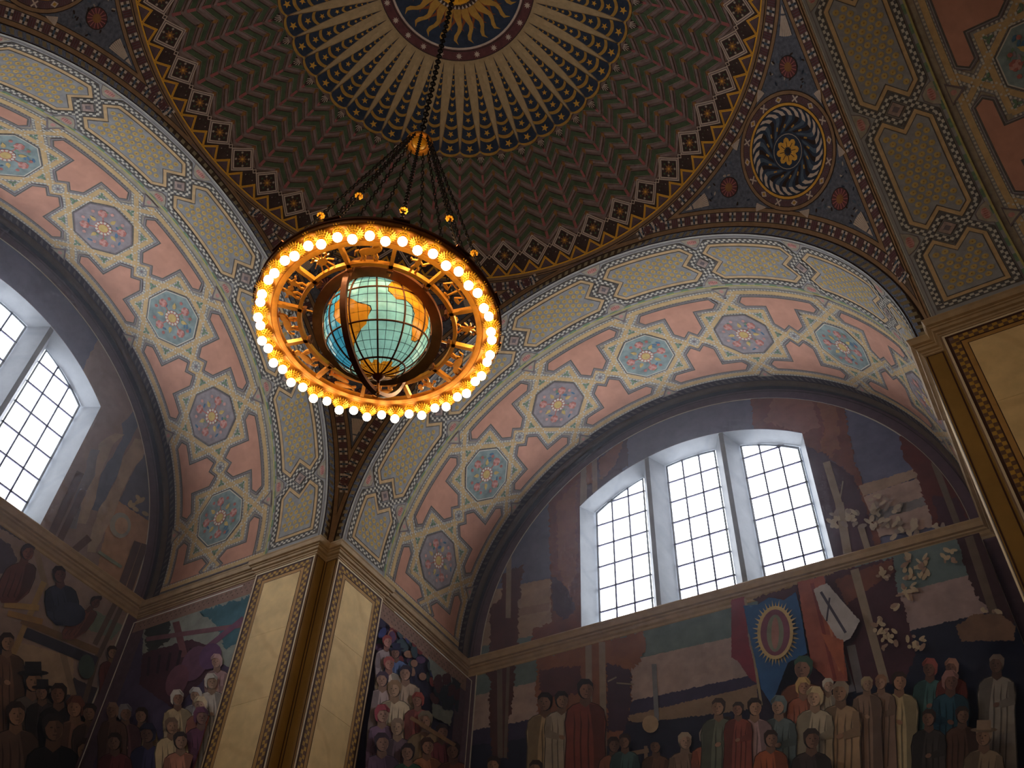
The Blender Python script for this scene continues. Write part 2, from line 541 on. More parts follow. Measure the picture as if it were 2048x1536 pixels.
def leaf_band():
    """small leaves along the soffit strip next to the wall"""
    def fn(s, t, o):
        th = s / R2; r = R2 - o; return (-r * math.cos(th), Y2 + t, r * math.sin(th))
    p = Paint(fn, 0.3, 0.004)
    mg = M('leaf_grey', (96, 86, 86), 0.2, 8); L = PI * R2; s = 0.1
    while s < L:
        p.poly([(s - .06, .02), (s, .06), (s + .07, .16), (s - .02, .13)], 1, mg); s += 0.15
    return p.mb.mesh('leaf_band')
lbm = leaf_band()
sill_prof = [(0.0, -0.03), (0.17, -0.05), (0.185, -0.075), (0.16, -0.12), (0.14, -0.20), (0.10, -0.215), (0.10, -0.25), (0.07, -0.27), (0.05, -0.32), (0.02, -0.35), (0.02, -0.40), (0.0, -0.42)]
bs = MB(); sweep([(-PR, YW), (PR, YW)], [(o, z) for o, z in sill_prof], m_cornice, bs)
sm = bs.mesh('sill')
for i, (w, v) in enumerate(zip(walls[:3], vaults[:3])):
    obj('lunette_border', abm, w)
    obj('leaf_band', lbm, v)['kind'] = 'stuff'
    tag(obj('trim_%d' % (5 + i), sm, None, w.rotation_euler), ('moulded stone sill cornice running under the three light window', 'moulded stone sill cornice across the left wall', 'moulded sill cornice of the far right bay')[i], 'cornice', kind='structure')
# ------------------------------------------------------------------ windows (real reveals, mullions, leaded panes)
m_frame = M('window_frame_grey', (150, 158, 168), 0.1, 6, 0.5)
m_lead = M('lead_came', (52, 48, 80), 0.1, 6, 0.6)
m_glass = emitter('daylit_glass', (0.90, 0.94, 1.0), WINDOW_LIGHT)
YG = YW + 0.45
def headg(x): return head(x, 4.03)
LIGHTS = ((-2.40, -1.16), (-0.60, 0.60), (1.16, 2.40))
def build_window(name, ang, label):
    w = tag(obj(name, None), label, 'window', kind='structure')
    w.rotation_euler = (0, 0, R_(ang)); w.location = (0, 0, 0)
    # splayed head, jambs, sill
    b = MB()
    xs = [-WX + 2 * WX * k / 32 for k in range(33)]
    b.grid([[(x, YW, head(x)) for x in xs], [(x * 2.42 / WX, YG + .02, headg(x * 2.42 / WX)) for x in xs]], m_grey, True)
    b.build('head_soffit', w)
    for s in (-1, 1):
        j = MB(); zs = [0.0 + k * head(WX) / 6 for k in range(7)]
        j.grid([[(s * WX, YW, -0.04 if k == 0 else z) for k, z in enumerate(zs)], [(s * 2.42, YG + .02, z * headg(2.42) / head(WX)) for z in zs]], m_grey, False)
        j.build('jamb', w)
        m = MB(); xc = s * 0.89
        pl = [(xc - 0.05, YW + .02), (xc + 0.05, YW + .02), (xc + 0.29, YG + .03), (xc - 0.29, YG + .03)]
        if s < 0: pl = [(xc - 0.05, YW + .02), (xc + 0.05, YW + .02), (-0.58, YG + .03), (-1.18, YG + .03)]
        else: pl = [(xc - 0.05, YW + .02), (xc + 0.05, YW + .02), (1.18, YG + .03), (0.58, YG + .03)]
        top = 4.06; ring0 = [(x, y, -0.05) for x, y in pl]; ring1 = [(x, y, head(abs(x)) + 0.02) for x, y in pl]
        for k in range(4): m.poly([ring0[k], ring0[(k + 1) % 4], ring1[(k + 1) % 4], ring1[k]], m_grey)
        m.poly(ring1, m_grey); m.poly(ring0[::-1], m_grey)
        m.build('mullion', w)
    sl = MB(); sl.poly([(-WX, YW, -0.04), (WX, YW, -0.04), (2.5, YG + .05, 0.04), (-2.5, YG + .05, 0.04)], m_grey); sl.build('sill', w)
    rows_z = [0.03 + 0.575 * k for k in range(8)]
    for x0, x1 in LIGHTS:
        # frame
        f = MB(); n = 10
        outer = [(x0, 0.03)] + [(x1, 0.03)] + [(x1 + (x0 - x1) * k / n, headg(x1 + (x0 - x1) * k / n)) for k in range(n + 1)]
        cx = (x0 + x1) / 2
        inner = []
        for x, z in outer: inner.append((x + (0.045 if x < cx else -0.045) * min(1, abs(x - cx) / (0.9 * (x1 - x0) / 2)), z + (0.045 if z < .1 else -0.045)))
        for k in range(len(outer)):
            l = (k + 1) % len(outer)
            f.poly([(outer[k][0], YG - .03, outer[k][1]), (outer[l][0], YG - .03, outer[l][1]), (inner[l][0], YG - .03, inner[l][1]), (inner[k][0], YG - .03, inner[k][1])], m_frame)
            f.poly([(inner[k][0], YG - .03, inner[k][1]), (inner[l][0], YG - .03, inner[l][1]), (inner[l][0], YG + .02, inner[l][1]), (inner[k][0], YG + .02, inner[k][1])], m_frame)
        f.build('window_frame', w)
        cols = [x0 + (x1 - x0) * k / 3 for k in range(4)]
        shape = [(x0, 0.03), (x1, 0.03)] + [(x1 + (x0 - x1) * k / 12, headg(x1 + (x0 - x1) * k / 12)) for k in range(13)]
        for ci in range(3):
            for ri in range(7):
                pl = shape
                for nn, cc in (((-1, 0), -cols[ci] - .006), ((1, 0), cols[ci + 1] - .006), ((0, -1), -rows_z[ri] - .006), ((0, 1), rows_z[ri + 1] - .006)):
                    if pl: pl = clip_half(pl, nn, cc)[0]
                if not pl: continue
                g = MB(); g.prism([(x, YG, z) for x, z in pl], (0, 0.012, 0), m_glass); g.build('pane', w)
        for ci in (1, 2):
            g = MB(); zt = headg(cols[ci]); g.box((cols[ci] - .017, YG - .03, 0.03), (cols[ci] + .017, YG + .014, zt), m_lead); g.build('glazing_bar', w)
        for ri in range(1, 7):
            z = rows_z[ri]; xa, xb = x0, x1
            if z > headg(max(abs(x0), abs(x1))):
                lim = math.sqrt(max(0, 4.28 ** 2 - (z - 4.03 + 4.28) ** 2)); xa, xb = max(x0, -lim), min(x1, lim)
                if xb - xa < .1: continue
            g = MB(); g.box((xa, YG - .03, z - .017), (xb, YG + .014, z + .017), m_lead); g.build('glazing_bar', w)
    return w
m_fill = emitter('fill_glow_near', (0.90, 0.94, 1.0), WINDOW_LIGHT * 0.16)  # dim glow for the panes added behind the viewer
def added_panes(name, ang, label, mg):
    w = tag(obj(name, None), label, 'window', kind='structure'); w.rotation_euler = (0, 0, R_(ang))
    for x0, x1 in LIGHTS:
        g = MB(); g.prism([(x0, YW - .02, .05), (x1, YW - .02, .05)] + [(x1 + (x0 - x1) * k / 8, YW - .02, headg(x1 + (x0 - x1) * k / 8)) for k in range(9)], (0, .012, 0), mg); g.build('pane', w)
added_panes('added_panes_near', 180, 'glowing panes added as fill light behind the viewer', m_fill)  # unseen panes on the near wall, added to brighten the hall


build_window('window_1', 0, 'three light stone window with leaded panes in the right wall')
build_window('window_2', 90, 'stone window with leaded panes cut by the left picture edge')
# ================================================================== PAINTED ORNAMENT
# palette
c_white = M('paint_white', (200, 196, 184), 0.12, 9)
c_black = M('paint_black', (100, 95, 92), 0.2, 9)
c_check = M('paint_check_grey', (94, 92, 92), .2, 9)
c_orange = M('paint_tan_orange', (198, 168, 126), 0.14, 8)
c_field = M('paint_field_blue', (150, 150, 150), 0.16, 8)
c_yel = M('paint_yellow_rosette', (190, 164, 104), 0.2, 12)
c_dot = M('paint_orange_dot', (166, 124, 66), 0.2, 12)
c_rose = M('paint_rose_panel', (192, 142, 122), 0.16, 2.2)
c_purp = M('paint_purple_line', (118, 108, 112), 0.16, 9)
c_green = M('paint_green_leaf', (112, 136, 112), 0.25, 12)
c_octA = M('paint_octagon_teal', (130, 146, 146), 0.3, 5)
c_octB = M('paint_octagon_mauve', (142, 134, 138), 0.25, 5)
c_pink = M('paint_pink_flower', (188, 142, 134), 0.25, 14)
c_red = M('paint_red_flower', (170, 108, 100), 0.25, 14)
c_lime = M('paint_yellow_green', (176, 168, 108), 0.18, 8)
c_strap = M('paint_strap_tan', (194, 166, 122), 0.14, 8)
# --- blue band ----------------------------------------------------
def blue_fn(th0):
    def fn(s, t, o):
        th = th0 + s / R1; r = R1 - o
        return (-r * math.cos(th), Y0 + t, r * math.sin(th))
    return fn
LB = R1 * R_(12.2)
def field_poly(d, flat=None):
    L = LB; q = 1.414 * d
    right = [(L - .28 - .414 * d, .16 + d), (L - q, .44), (L - .25 - q, .69), (L - q, .94), (L - .28 - .414 * d, 1.22 - d)]
    if flat is None: left = [(-x, t) for x, t in right[::-1]]
    else: left = [(flat + d, 1.22 - d), (flat + d, .16 + d)]
    return right + left
def inside(p, poly):
    x, y = p; c = False; n = len(poly)
    for i in range(n):
        x0, y0 = poly[i]; x1, y1 = poly[(i + 1) % n]
        if (y0 > y) != (y1 > y) and x < (x1 - x0) * (y - y0) / (y1 - y0) + x0: c = not c
    return c
c_knot = M('paint_knot_grey', (166, 146, 138), .25, 14)
def hex_panel(flat=None):
    fn = blue_fn(0)
    p = Paint(fn, 0.14)
    p.poly(field_poly(.062, flat), 1, c_black); p.poly(field_poly(.075, flat), 1.5, c_orange)
    p.poly(field_poly(.135, flat), 2, c_black); p.poly(field_poly(.15, flat), 2.5, c_field)
    F = field_poly(.215, flat); i = 0
    s = -LB - .1
    while s < LB + .1:
        t = .2 + (0.065 if i % 2 else 0)
        while t < 1.2:
            if inside((s, t), F):
                p.disc((s, t), .05, 3, c_yel, 8); p.disc((s, t), .014, 3.5, c_dot, 5)
            t += 0.13
        s += 0.113; i += 1
    me1 = p.mb.mesh('hexagon_panel')
    p = Paint(fn, 0.14)
    L = LB
    if flat is None:
        path = [(-L + .28, .16), (L - .28, .16), (L + .25, .69), (L - .28, 1.22), (-L + .28, 1.22), (-L - .25, .69)]
        checker(p, path, .082, .058, 1.6, c_white, c_check, True)
        p.line(path, .106, 1.2, c_black, True)
    else:
        path = [(flat, .16), (L - .28, .16), (L + .25, .69), (L - .28, 1.22), (flat, 1.22)]
        checker(p, path, .082, .058, 1.6, c_white, c_check, True)
        p.line(path, .106, 1.2, c_black, True)
    me2 = p.mb.mesh('checker_border')
    p = Paint(fn, 0.14)
    p.poly([(L - .15, .69), (L, .54), (L + .15, .69), (L, .84)], 2, c_black); p.poly([(L - .13, .69), (L, .56), (L + .13, .69), (L, .82)], 2.5, c_knot)
    p.poly([(L - .06, .69), (L, .63), (L + .06, .69), (L, .75)], 3, c_purp)
    for t in (.15, 1.23):
        k = 1 if t < .5 else -1
        p.poly([(L - .23, t - .1 * k), (L + .23, t - .1 * k), (L + .16, t + .03 * k), (L + .06, t + .13 * k), (L - .06, t + .13 * k), (L - .16, t + .03 * k)], .6, c_purp)
        p.poly([(L - .21, t - .09 * k), (L + .21, t - .09 * k), (L + .15, t + .02 * k), (L + .05, t + .11 * k), (L - .05, t + .11 * k), (L - .15, t + .02 * k)], .9, m_ground)
        p.disc((L, t - .01 * k), .11, 1.1, c_pink, 10, .06)
        for a in range(5): p.disc((L - .08 + .04 * a, t - .01 * k), .012, 1.4, c_red, 5, .04)
    me3 = p.mb.mesh('knot_motif')
    return me1, me2, me3
hp, cb, kn = hex_panel()
hpE, cbE, knE = hex_panel(-R1 * R_(2.8))       # end panel standing on the cornice
def blue_edges():
    p = Paint(blue_fn(0), 0.14)
    L = PI * R1; n = 100
    for k in range(n):
        a, b_ = L * k / n, L * (k + 1) / n
        def band(t0, t1, lay, m): p.poly([(a, t0), (b_, t0), (b_, t1), (a, t1)], lay, m)
        band(0.0, 0.012, 1, c_white); band(1.30, 1.345, .8, c_green if k % 2 else c_field); band(1.345, 1.375, 1, c_lime); band(.055, .065, .8, c_purp)
        band(1.285, 1.295, .8, c_purp)
    return p.mb.mesh('edge_stripe')
be = blue_edges()
# --- pink band -----------------------------------------------------
YC = 1.512 * A; PU = R2 * R_(25.0); HU = PU / 2
def pink_fn(s, t, o):
    th = s / R2; r = R2 - o
    return (-r * math.cos(th), YC + t, r * math.sin(th))
def strap_lines():
    """lines of one unit centred on the octagon, s in -HU..HU"""
    q = .93; L = []
    for sx in (-1, 1):
        for ty in (-1, 1):
            L.append([(-.29 * sx, 1.22 * ty), (HU * sx, ty * (q - HU))])
    L.append([(-.68, -.68), (.68, -.68), (.68, .68), (-.68, .68), (-.68, -.68)])
    for ty in (-1, 1): L.append([(-HU, 1.22 * ty), (HU, 1.22 * ty)])
    return L
def strap_mesh(keep=None):
    p = Paint(pink_fn, 0.14, keep=keep)
    for i, l in enumerate(strap_lines()):
        p.line(l, .20, .5, c_field); p.line(l, .215, .3, c_purp)
        p.line(l, .095, 1 + .12 * i, c_strap)
        p.dots(l, .072, .068, .034, 1.8, c_white)
    # green sprigs in the star points
    for k in range(8):
        a = PI / 4 * k; r = .78 if k % 2 == 0 else .80; cx, cy = r * math.cos(a), r * math.sin(a)
        for d in range(3):
            b_ = a + 2 * PI * d / 3
            p.disc((cx + .045 * math.cos(b_), cy + .045 * math.sin(b_)), .045, 2, c_green, 6, .026, rot=b_)
    # little rosette between octagons (half on each side is enough: drawn at the right end)
    p.disc((HU, 0), .16, 1.5, c_strap, 8, a0=PI / 8); p.disc((HU, 0), .125, 2, c_field, 8, a0=PI / 8)
    for k in range(8): p.disc((HU + .08 * math.cos(PI / 4 * k), .08 * math.sin(PI / 4 * k)), .022, 2.4, c_white, 5)
    p.disc((HU, 0), .035, 2.4, c_purp, 6)
    for ty in (-1, 1):    # small triangles at the edges
        p.poly([(-.2, 1.36 * ty), (.2, 1.36 * ty), (0, 1.1 * ty)], 1.9, c_purp); p.poly([(-.15, 1.345 * ty), (.15, 1.345 * ty), (0, 1.16 * ty)], 2.2, m_ground)
        p.disc((0, 1.28 * ty), .05, 2.5, c_pink, 6)
    return p.mb.mesh('strapwork')
TPOLY = [(-.88, .95), (-.78, 1.10), (.78, 1.10), (.88, .95), (.78, .83), (.33, .83), (.33, .33), (.15, .16), (0, .31), (-.15, .16), (-.33, .33), (-.33, .83), (-.78, .83)]
def rose_mesh(ty, keep=None):
    p = Paint(pink_fn, 0.14, keep=keep)
    P = [(s, t * ty) for s, t in TPOLY]
    p.line(P, .10, 2.1, c_purp, True); p.line(P, .055, 2.3, c_field, True); p.line(P, .03, 2.6, c_black, True)
    p.poly(P, 2.45, c_rose)
    return p.mb.mesh('rose_panel')
def oct_mesh(kind):
    p = Paint(pink_fn, 0.14)
    k = 1 / math.cos(PI / 8)
    p.disc((0, 0), .60 * k, 2.2, c_black, 8, a0=PI / 8); p.disc((0, 0), .575 * k, 2.4, c_white if kind == 0 else c_purp, 8, a0=PI / 8)
    p.disc((0, 0), .555 * k, 2.6, c_octA if kind == 0 else c_octB, 8, a0=PI / 8)
    a0 = 0 if kind == 0 else PI / 4
    rnd = random.Random(kind)
    for j in range(26):
        a = rnd.uniform(0, 2 * PI); r = rnd.uniform(.15, .48)
        p.disc((r * math.cos(a), r * math.sin(a)), .06, 2.8 + .02 * j, (c_green, c_octB, M('paint_teal_blue', (78, 112, 140), .2, 9))[j % 3], 6, .025, rot=a + 1.2)
    for j in range(4):
        a = a0 + PI / 2 * j; cx, cy = .37 * math.cos(a), .37 * math.sin(a)
        p.line([(.1 * math.cos(a), .1 * math.sin(a)), (cx, cy)], .025, 3.4, c_red)
        for d in range(7):
            b_ = 2 * PI * d / 7
            p.disc((cx + .06 * math.cos(b_), cy + .06 * math.sin(b_)), .042, 3.5 + .03 * d, c_pink if d % 2 else c_red, 6)
        p.disc((cx, cy), .045, 3.9, c_pink, 7)
        for d in (-1, 1):
            b_ = a + d * .45; p.disc((.43 * math.cos(b_), .43 * math.sin(b_)), .04, 3.6, c_red if kind == 0 else c_pink, 6)
        b_ = a + PI / 4
        cx, cy = .27 * math.cos(b_), .27 * math.sin(b_)
        p.disc((cx, cy), .06, 3.5, c_yel, 6, .045, rot=b_); p.poly([(cx + .1 * math.cos(b_), cy + .1 * math.sin(b_)), (cx - .045 * math.sin(b_), cy + .045 * math.cos(b_)), (cx + .045 * math.sin(b_), cy - .045 * math.cos(b_))], 3.7, c_yel)
    p.disc((0, 0), .175, 4, c_red, 12)
    for j in range(12): p.disc((.14 * math.cos(PI / 6 * j), .14 * math.sin(PI / 6 * j)), .03, 4.3, c_white, 6)
    p.disc((0, 0), .10, 4.4, c_yel, 10)
    return p.mb.mesh('octagon_panel')
sw = strap_mesh()
rm = [rose_mesh(1), rose_mesh(-1)]
om = [oct_mesh(0), oct_mesh(1)]
# end pieces: half units above the cornice
e0 = -R2 * R_(2.0)
kp = [(-R2 * R_(2.0) + 0, -2), (9, -2), (9, 2), (-R2 * R_(2.0), 2)]
def end_mesh():
    """what stands between the cornice and the first octagon: half T panels and a base line (rosette centre at 2.5 deg)"""
    s_cut = -R2 * R_(2.5) + 0.14
    kp = [(s_cut, -2), (3, -2), (3, 2), (s_cut, 2)]
    r = [rose_mesh(1, kp), rose_mesh(-1, kp)]
    p = Paint(pink_fn, 0.14)
    for off, w, m, l in ((.085, .12, c_strap, 2.9), (.16, .02, c_purp, 3), (.02, .03, c_purp, 3)):
        p.poly([(s_cut - .13 + off - w / 2, -1.4), (s_cut - .13 + off + w / 2, -1.4), (s_cut - .13 + off + w / 2, 1.3), (s_cut - .13 + off - w / 2, 1.3)], l, m)
    t = -1.35
    while t < 1.3: p.disc((s_cut + .005, t), .018, 3.2, c_white, 5); t += .07
    return r, p.mb.mesh('base_strap')
rE, bsE = end_mesh()
for vi, v in enumerate(vaults[:3]):
    for k in range(6):                       # full hexagons between the seven knots
        a = R_(16.8 + 24.4 * (k + .5))
        obj('hexagon_panel', hp, v, (0, a, 0)); obj('checker_border', cb, v, (0, a, 0)); obj('knot_motif', kn, v, (0, a, 0))
    for s in (1, -1):
        a = R_(16.8 - 12.2)
        for nm, me in (('hexagon_panel', hpE), ('checker_border', cbE)) + ((('knot_motif', knE),) if s > 0 else ()):
            o = obj(nm, me, v, (0, a if s > 0 else -a, 0)); o.scale = (s, 1, 1)
    obj('edge_stripe', be, v)['kind'] = 'stuff'
    for k in range(7):
        a = R_(15 + 25 * k)
        obj('octagon_panel', om[(k + 1 + vi) % 2], v, (0, a, 0))
        obj('strapwork', sw, v, (0, a, 0))['kind'] = 'stuff'
        if k < 6:
            for q in rm: obj('rose_panel', q, v, (0, a + R_(12.5), 0))
    for s in (1, -1):
        for q in rE:
            o = obj('rose_panel', q, v, (0, s * R_(2.5), 0)); o.scale = (s, 1, 1)
        o = obj('base_strap', bsE, v, (0, s * R_(2.5), 0)); o.scale = (s, 1, 1)
# --- arch face stripes -------------------------------------------------
c_stripe = M('paint_pale_stripe', (150, 136, 106), 0.2, 9)
RX = math.sqrt(RS * RS - Y0 * Y0)
def face_stripes():
    def fn(a, r, o): return (-r * math.cos(a), Y0 - o, r * math.sin(a))
    p = Paint(fn, 0.5)
    n = 110; w = RX - R1
    for k in range(n):
        a = PI * (k + .5) / n; d = PI / n * .26
        p.poly([(a - d, R1 + .25 * w), (a + d, R1 + .25 * w), (a + d * 1.6, R1 + .85 * w), (a - d * .4, R1 + .85 * w)], 1, c_stripe)
        a0, a1 = PI * k / n, PI * (k + 1) / n
        p.poly([(a0, R1), (a1, R1), (a1, R1 + .12 * w), (a0, R1 + .12 * w)], 1, m_dark)
        p.poly([(a0, RX - .06 * w), (a1, RX - .06 * w), (a1, RX + .015), (a0, RX + .015)], 1, m_dark)
    return p.mb.mesh('arch_stripes')
fs = face_stripes()
for v in vaults[:3]: obj('arch_stripes', fs, v)['kind'] = 'stuff'
# --- dome --------------------------------------------------------------
d_navy = M('paint_navy', (46, 54, 70), 0.25, 6)
d_beige = M('paint_ray_beige', (172, 146, 108), 0.2, 5)
d_gold = M('paint_gold', (170, 128, 58), 0.18, 8)
d_star = M('paint_star_gold', (206, 152, 62), 0.15, 8)
d_green = M('paint_dome_green', (74, 86, 62), 0.25, 6)
d_mauve = M('paint_dome_mauve', (128, 108, 104), 0.22, 6)
d_umber = M('paint_dome_umber', (62, 46, 42), 0.25, 6)
d_orange = M('paint_dome_orange', (132, 92, 52), 0.2, 6)
d_pink = M('paint_dome_pink', (148, 88, 86), 0.2, 6)
d_grey = M('paint_dome_grey', (158, 144, 130), 0.18, 6)
d_line = M('paint_dome_line', (188, 168, 152), 0.14, 6)
d_yellow = M('paint_dome_yellow', (218, 160, 52), 0.15, 8)
d_plum = M('paint_dome_plum', (92, 72, 76), 0.2, 8)
d_maroon = M('paint_maroon', (92, 54, 54), 0.2, 8)
d_blue = M('paint_pendentive_blue', (88, 90, 100), 0.35, 16)
d_brownl = M('paint_pendentive_brown', (136, 106, 78), 0.18, 6)
d_steel = M('paint_steel_blue', (76, 88, 102), 0.2, 8)
def dome_fn(a, p, o): return sph(R_(a), R_(p), o)
def wedge_mesh():
    H = 3.75
    p = Paint(dome_fn, 1.1)
    def halfw(pol): return H * max(0, (pol - 11.5) / (25.0 - 11.5))       # blue wedge half width (deg azimuth)
    # beige ground of the unit
    p.poly([(-H, 11.2), (H, 11.2), (H, 25.0), (-H, 25.0)], 1, d_beige)
    # scalloped end
    tip = [(H * math.cos(t), 24.6 + .95 * math.sin(t)) for t in [PI * k / 10 for k in range(11)]]
    p.poly(tip + [(-H, 24.6)], 1.3, d_gold)
    p.poly([(0, 11.6), (halfw(24.6) * .96, 24.6), (-halfw(24.6) * .96, 24.6)], 1.6, d_navy)
    tip2 = [(H * .93 * math.cos(t), 24.55 + .6 * math.sin(t)) for t in [PI * k / 10 for k in range(11)]]
    p.poly(tip2 + [(-H * .93, 24.5), (H * .93, 24.5)][:0] + [(-H * .93, 24.3), (H * .93, 24.3)], 1.9, d_navy)
    for pol, w, sr in ((22.9, .5, .62), (20.9, .45, .5), (18.7, .42, .42), (16.6, .36, .33), (14.7, .3, .25), (13.1, .22, .18)):
        h = halfw(pol) * .97; n = 8
        P0 = [(h * (2 * k / n - 1), pol - .25 * 0 + (w * .9) * (1 - (2 * k / n - 1) ** 2) - w * .7) for k in range(n + 1)]
        for k in range(n):
            a, b_ = P0[k], P0[k + 1]
            p.poly([a, b_, (b_[0], b_[1] + w), (a[0], a[1] + w)], 2.2, d_gold)
    for pol, sr in ((24.3, .60), (22.1, .50), (19.95, .42), (17.7, .34), (15.7, .26), (14.0, .18)):
        p.star((0, pol), sr, 2.6, d_star, 5, .42, PI / 2, 1 / math.sin(R_(pol)))
    # dark thin edges of the rays
    for s in (-1, 1):
        p.line([(0, 11.6), (s * H * .985, 24.7)], .12, 2.0, d_umber)
    return p.mb.mesh('star_wedge')
def chevron_mesh():
    H = 3.75; S = 1.75
    p = Paint(dome_fn, 1.1, keep=[(-9, 25.62), (9, 25.62), (9, 41), (-9, 41)])
    def chev(p0, p1, lay, mat, hmin=0, hmax=H):
        for s in (-1, 1):
            q = [(s * hmin, p0 + S * hmin / H), (s * hmax, p0 + S * hmax / H), (s * hmax, p1 + S * hmax / H), (s * hmin, p1 + S * hmin / H)]
            p.poly(q, lay, mat)
    for j in range(8):
        a = 37.35 - 2.1 * j
        chev(a, a + .82, 1, d_green); chev(a + .82, a + .88, 1.2, d_grey); chev(a + 1.02, a + 1.5, 1, d_mauve); chev(a - .12, a - .05, 1.2, d_umber)
        p.poly([(-.55, a + 1.35), (0, a + .95), (.55, a + 1.35), (0, a + 2.0)], 1.5, d_orange)
        p.poly([(-H - .36, a + 1.5), (-H + .36, a + 1.5), (-H + .36, a + 2.75), (-H - .36, a + 2.75)], 1.7, d_pink)
    # black and white fan at the scallop joint
    p.poly([(-H - 1.7, 25.5), (-H, 24.9), (-H + 1.7, 25.5), (-H, 27.1)], 1.9, d_umber)
    for k in range(5):
        a = PI / 2 + (k - 2) * .42
        p.line([(-H + .3 * math.cos(a), 25.2 + .15 * math.sin(a)), (-H + 1.7 * math.cos(a) * .9, 25.2 + 1.35 * math.sin(a))], .2, 2.3, d_line)
    return p.mb.mesh('chevron_column')
def diamond_mesh():
    p = Paint(dome_fn, 1.0)
    def dia(f, lay, m, c=(0, 41.12)): p.poly([(c[0] - 3.35 * f, c[1]), (c[0], c[1] - 2.4 * f), (c[0] + 3.35 * f, c[1]), (c[0], c[1] + 2.4 * f)], lay, m)
    H = 3.75
    p.poly([(-H, 40.8), (-H, 42.6), (H, 42.6), (H, 40.8)], 1, d_umber)
    p.poly([(-H, 42.4), (-H, 44.7), (H, 44.7), (H, 42.4)], 1.1, d_umber)
    for s in (-1, 1):
        for k in range(5): p.star((s * (H - .4 - .55 * k), 42.0 + .35 * k), .16, 1.6, d_grey if k % 2 else d_green, 4, .35)
    dia(1.0, 1.6, d_line); dia(.90, 1.8, d_plum); dia(.84, 2.0, d_line); dia(.73, 2.2, d_umber)
    for k in range(8):
        a = PI / 4 * k
        p.disc((.95 * math.cos(a) / .66, 41.12 + .95 * math.sin(a)), .26, 2.5, d_grey if k % 2 else d_green, 5, .2)
    p.star((0, 41.12), .75, 2.7, d_orange, 8, .5, 0, 1.5); p.disc((0, 41.12), .3, 2.9, d_star, 6, .2)
    # joint square
    for f, m, l in ((.17, d_line, 3), (.1, d_umber, 3.2)): dia(f, l, m, (H, 41.12))
    # golden zigzag, two per unit
    for q in (-1, 1):
        c = q * H / 2; w = H / 2
        p.poly([(c - w * .8, 44.15), (c, 42.95), (c + w * .8, 44.15)], 1.8, d_plum)
        p.line([(c - w, 44.3), (c - .05, 42.65), (c + w, 44.3)], .36, 2.2, d_yellow)
        p.line([(c - w, 44.3), (c - .05, 42.65), (c + w, 44.3)], .05, 2.5, d_orange)
    for k in range(6):
        a, b_ = -H + 2 * H * k / 6, -H + 2 * H * (k + 1) / 6
        p.poly([(a, 44.25), (b_, 44.25), (b_, 44.46), (a, 44.46)], 2.3, d_yellow)
        p.poly([(a, 44.46), (b_, 44.46), (b_, 44.95), (a, 44.95)], 2.0, d_brownl); p.poly([(a, 44.9), (b_, 44.9), (b_, 45.02), (a, 45.02)], 2.1, m_dark)
    return p.mb.mesh('diamond_panel')
wm_, cm_, dm_ = wedge_mesh(), chevron_mesh(), diamond_mesh()
for k in range(48):
    rz = (0, 0, R_(3.75 + 7.5 * k))
    obj('star_wedge', wm_, ceiling, rz); obj('chevron_column', cm_, ceiling, rz); obj('diamond_panel', dm_, ceiling, rz)
def flat_fn(x, y, o):      # azimuthal equidistant about the zenith, degrees
    r = math.hypot(x, y); return sph(math.atan2(y, x), R_(r), o)
p = Paint(flat_fn, 1.0)
p.disc((0, 0), 11.25, 1, d_umber, 72); p.disc((0, 0), 11.1, 1.3, d_maroon, 72); p.ring((0, 0), 9.75, 9.9, 1.7, d_umber, 72)
p.disc((0, 0), 9.6, 1.8, d_line, 72); p.disc((0, 0), 9.3, 2.1, d_navy, 72)
for k in range(24):
    a = R_(15 * k); p.star((10.5 * math.cos(a), 10.5 * math.sin(a)), .5, 2.0, d_line, 8, .5, a)
m_flame2 = M('paint_flame_red', (126, 66, 34), .2, 8)
def flame(a, r0, r1, w, lay, mat):
    L, Rr = [], []
    for i in range(9):
        t = i / 8; r = r0 + (r1 - r0) * t; wob = .05 * math.sin(t * 3 * PI) * (0.4 + t); h = w * (1 - t) ** .8 * (1 + .25 * math.sin(t * 9))
        L.append((r * math.cos(a + wob + h), r * math.sin(a + wob + h))); Rr.append((r * math.cos(a + wob - h), r * math.sin(a + wob - h)))
    for i in range(8): p.poly([L[i], L[i + 1], Rr[i + 1], Rr[i]], lay, mat)
for k in range(24):
    flame(R_(15 * k + 7.5), 3.6, 7.0, .10, 2.4, m_flame2)
for k in range(24):
    flame(R_(15 * k), 3.6, 8.9, .115, 2.8, d_gold)
p.disc((0, 0), 3.8, 3.2, d_umber, 40)
for k in range(40):
    a = 2 * PI * k / 40; p.poly([(3.75 * math.cos(a + .05), 3.75 * math.sin(a + .05)), (3.75 * math.cos(a - .05), 3.75 * math.sin(a - .05)), (3.25 * math.cos(a), 3.25 * math.sin(a))], 3.6, d_line)
p.build('sunburst', ceiling)
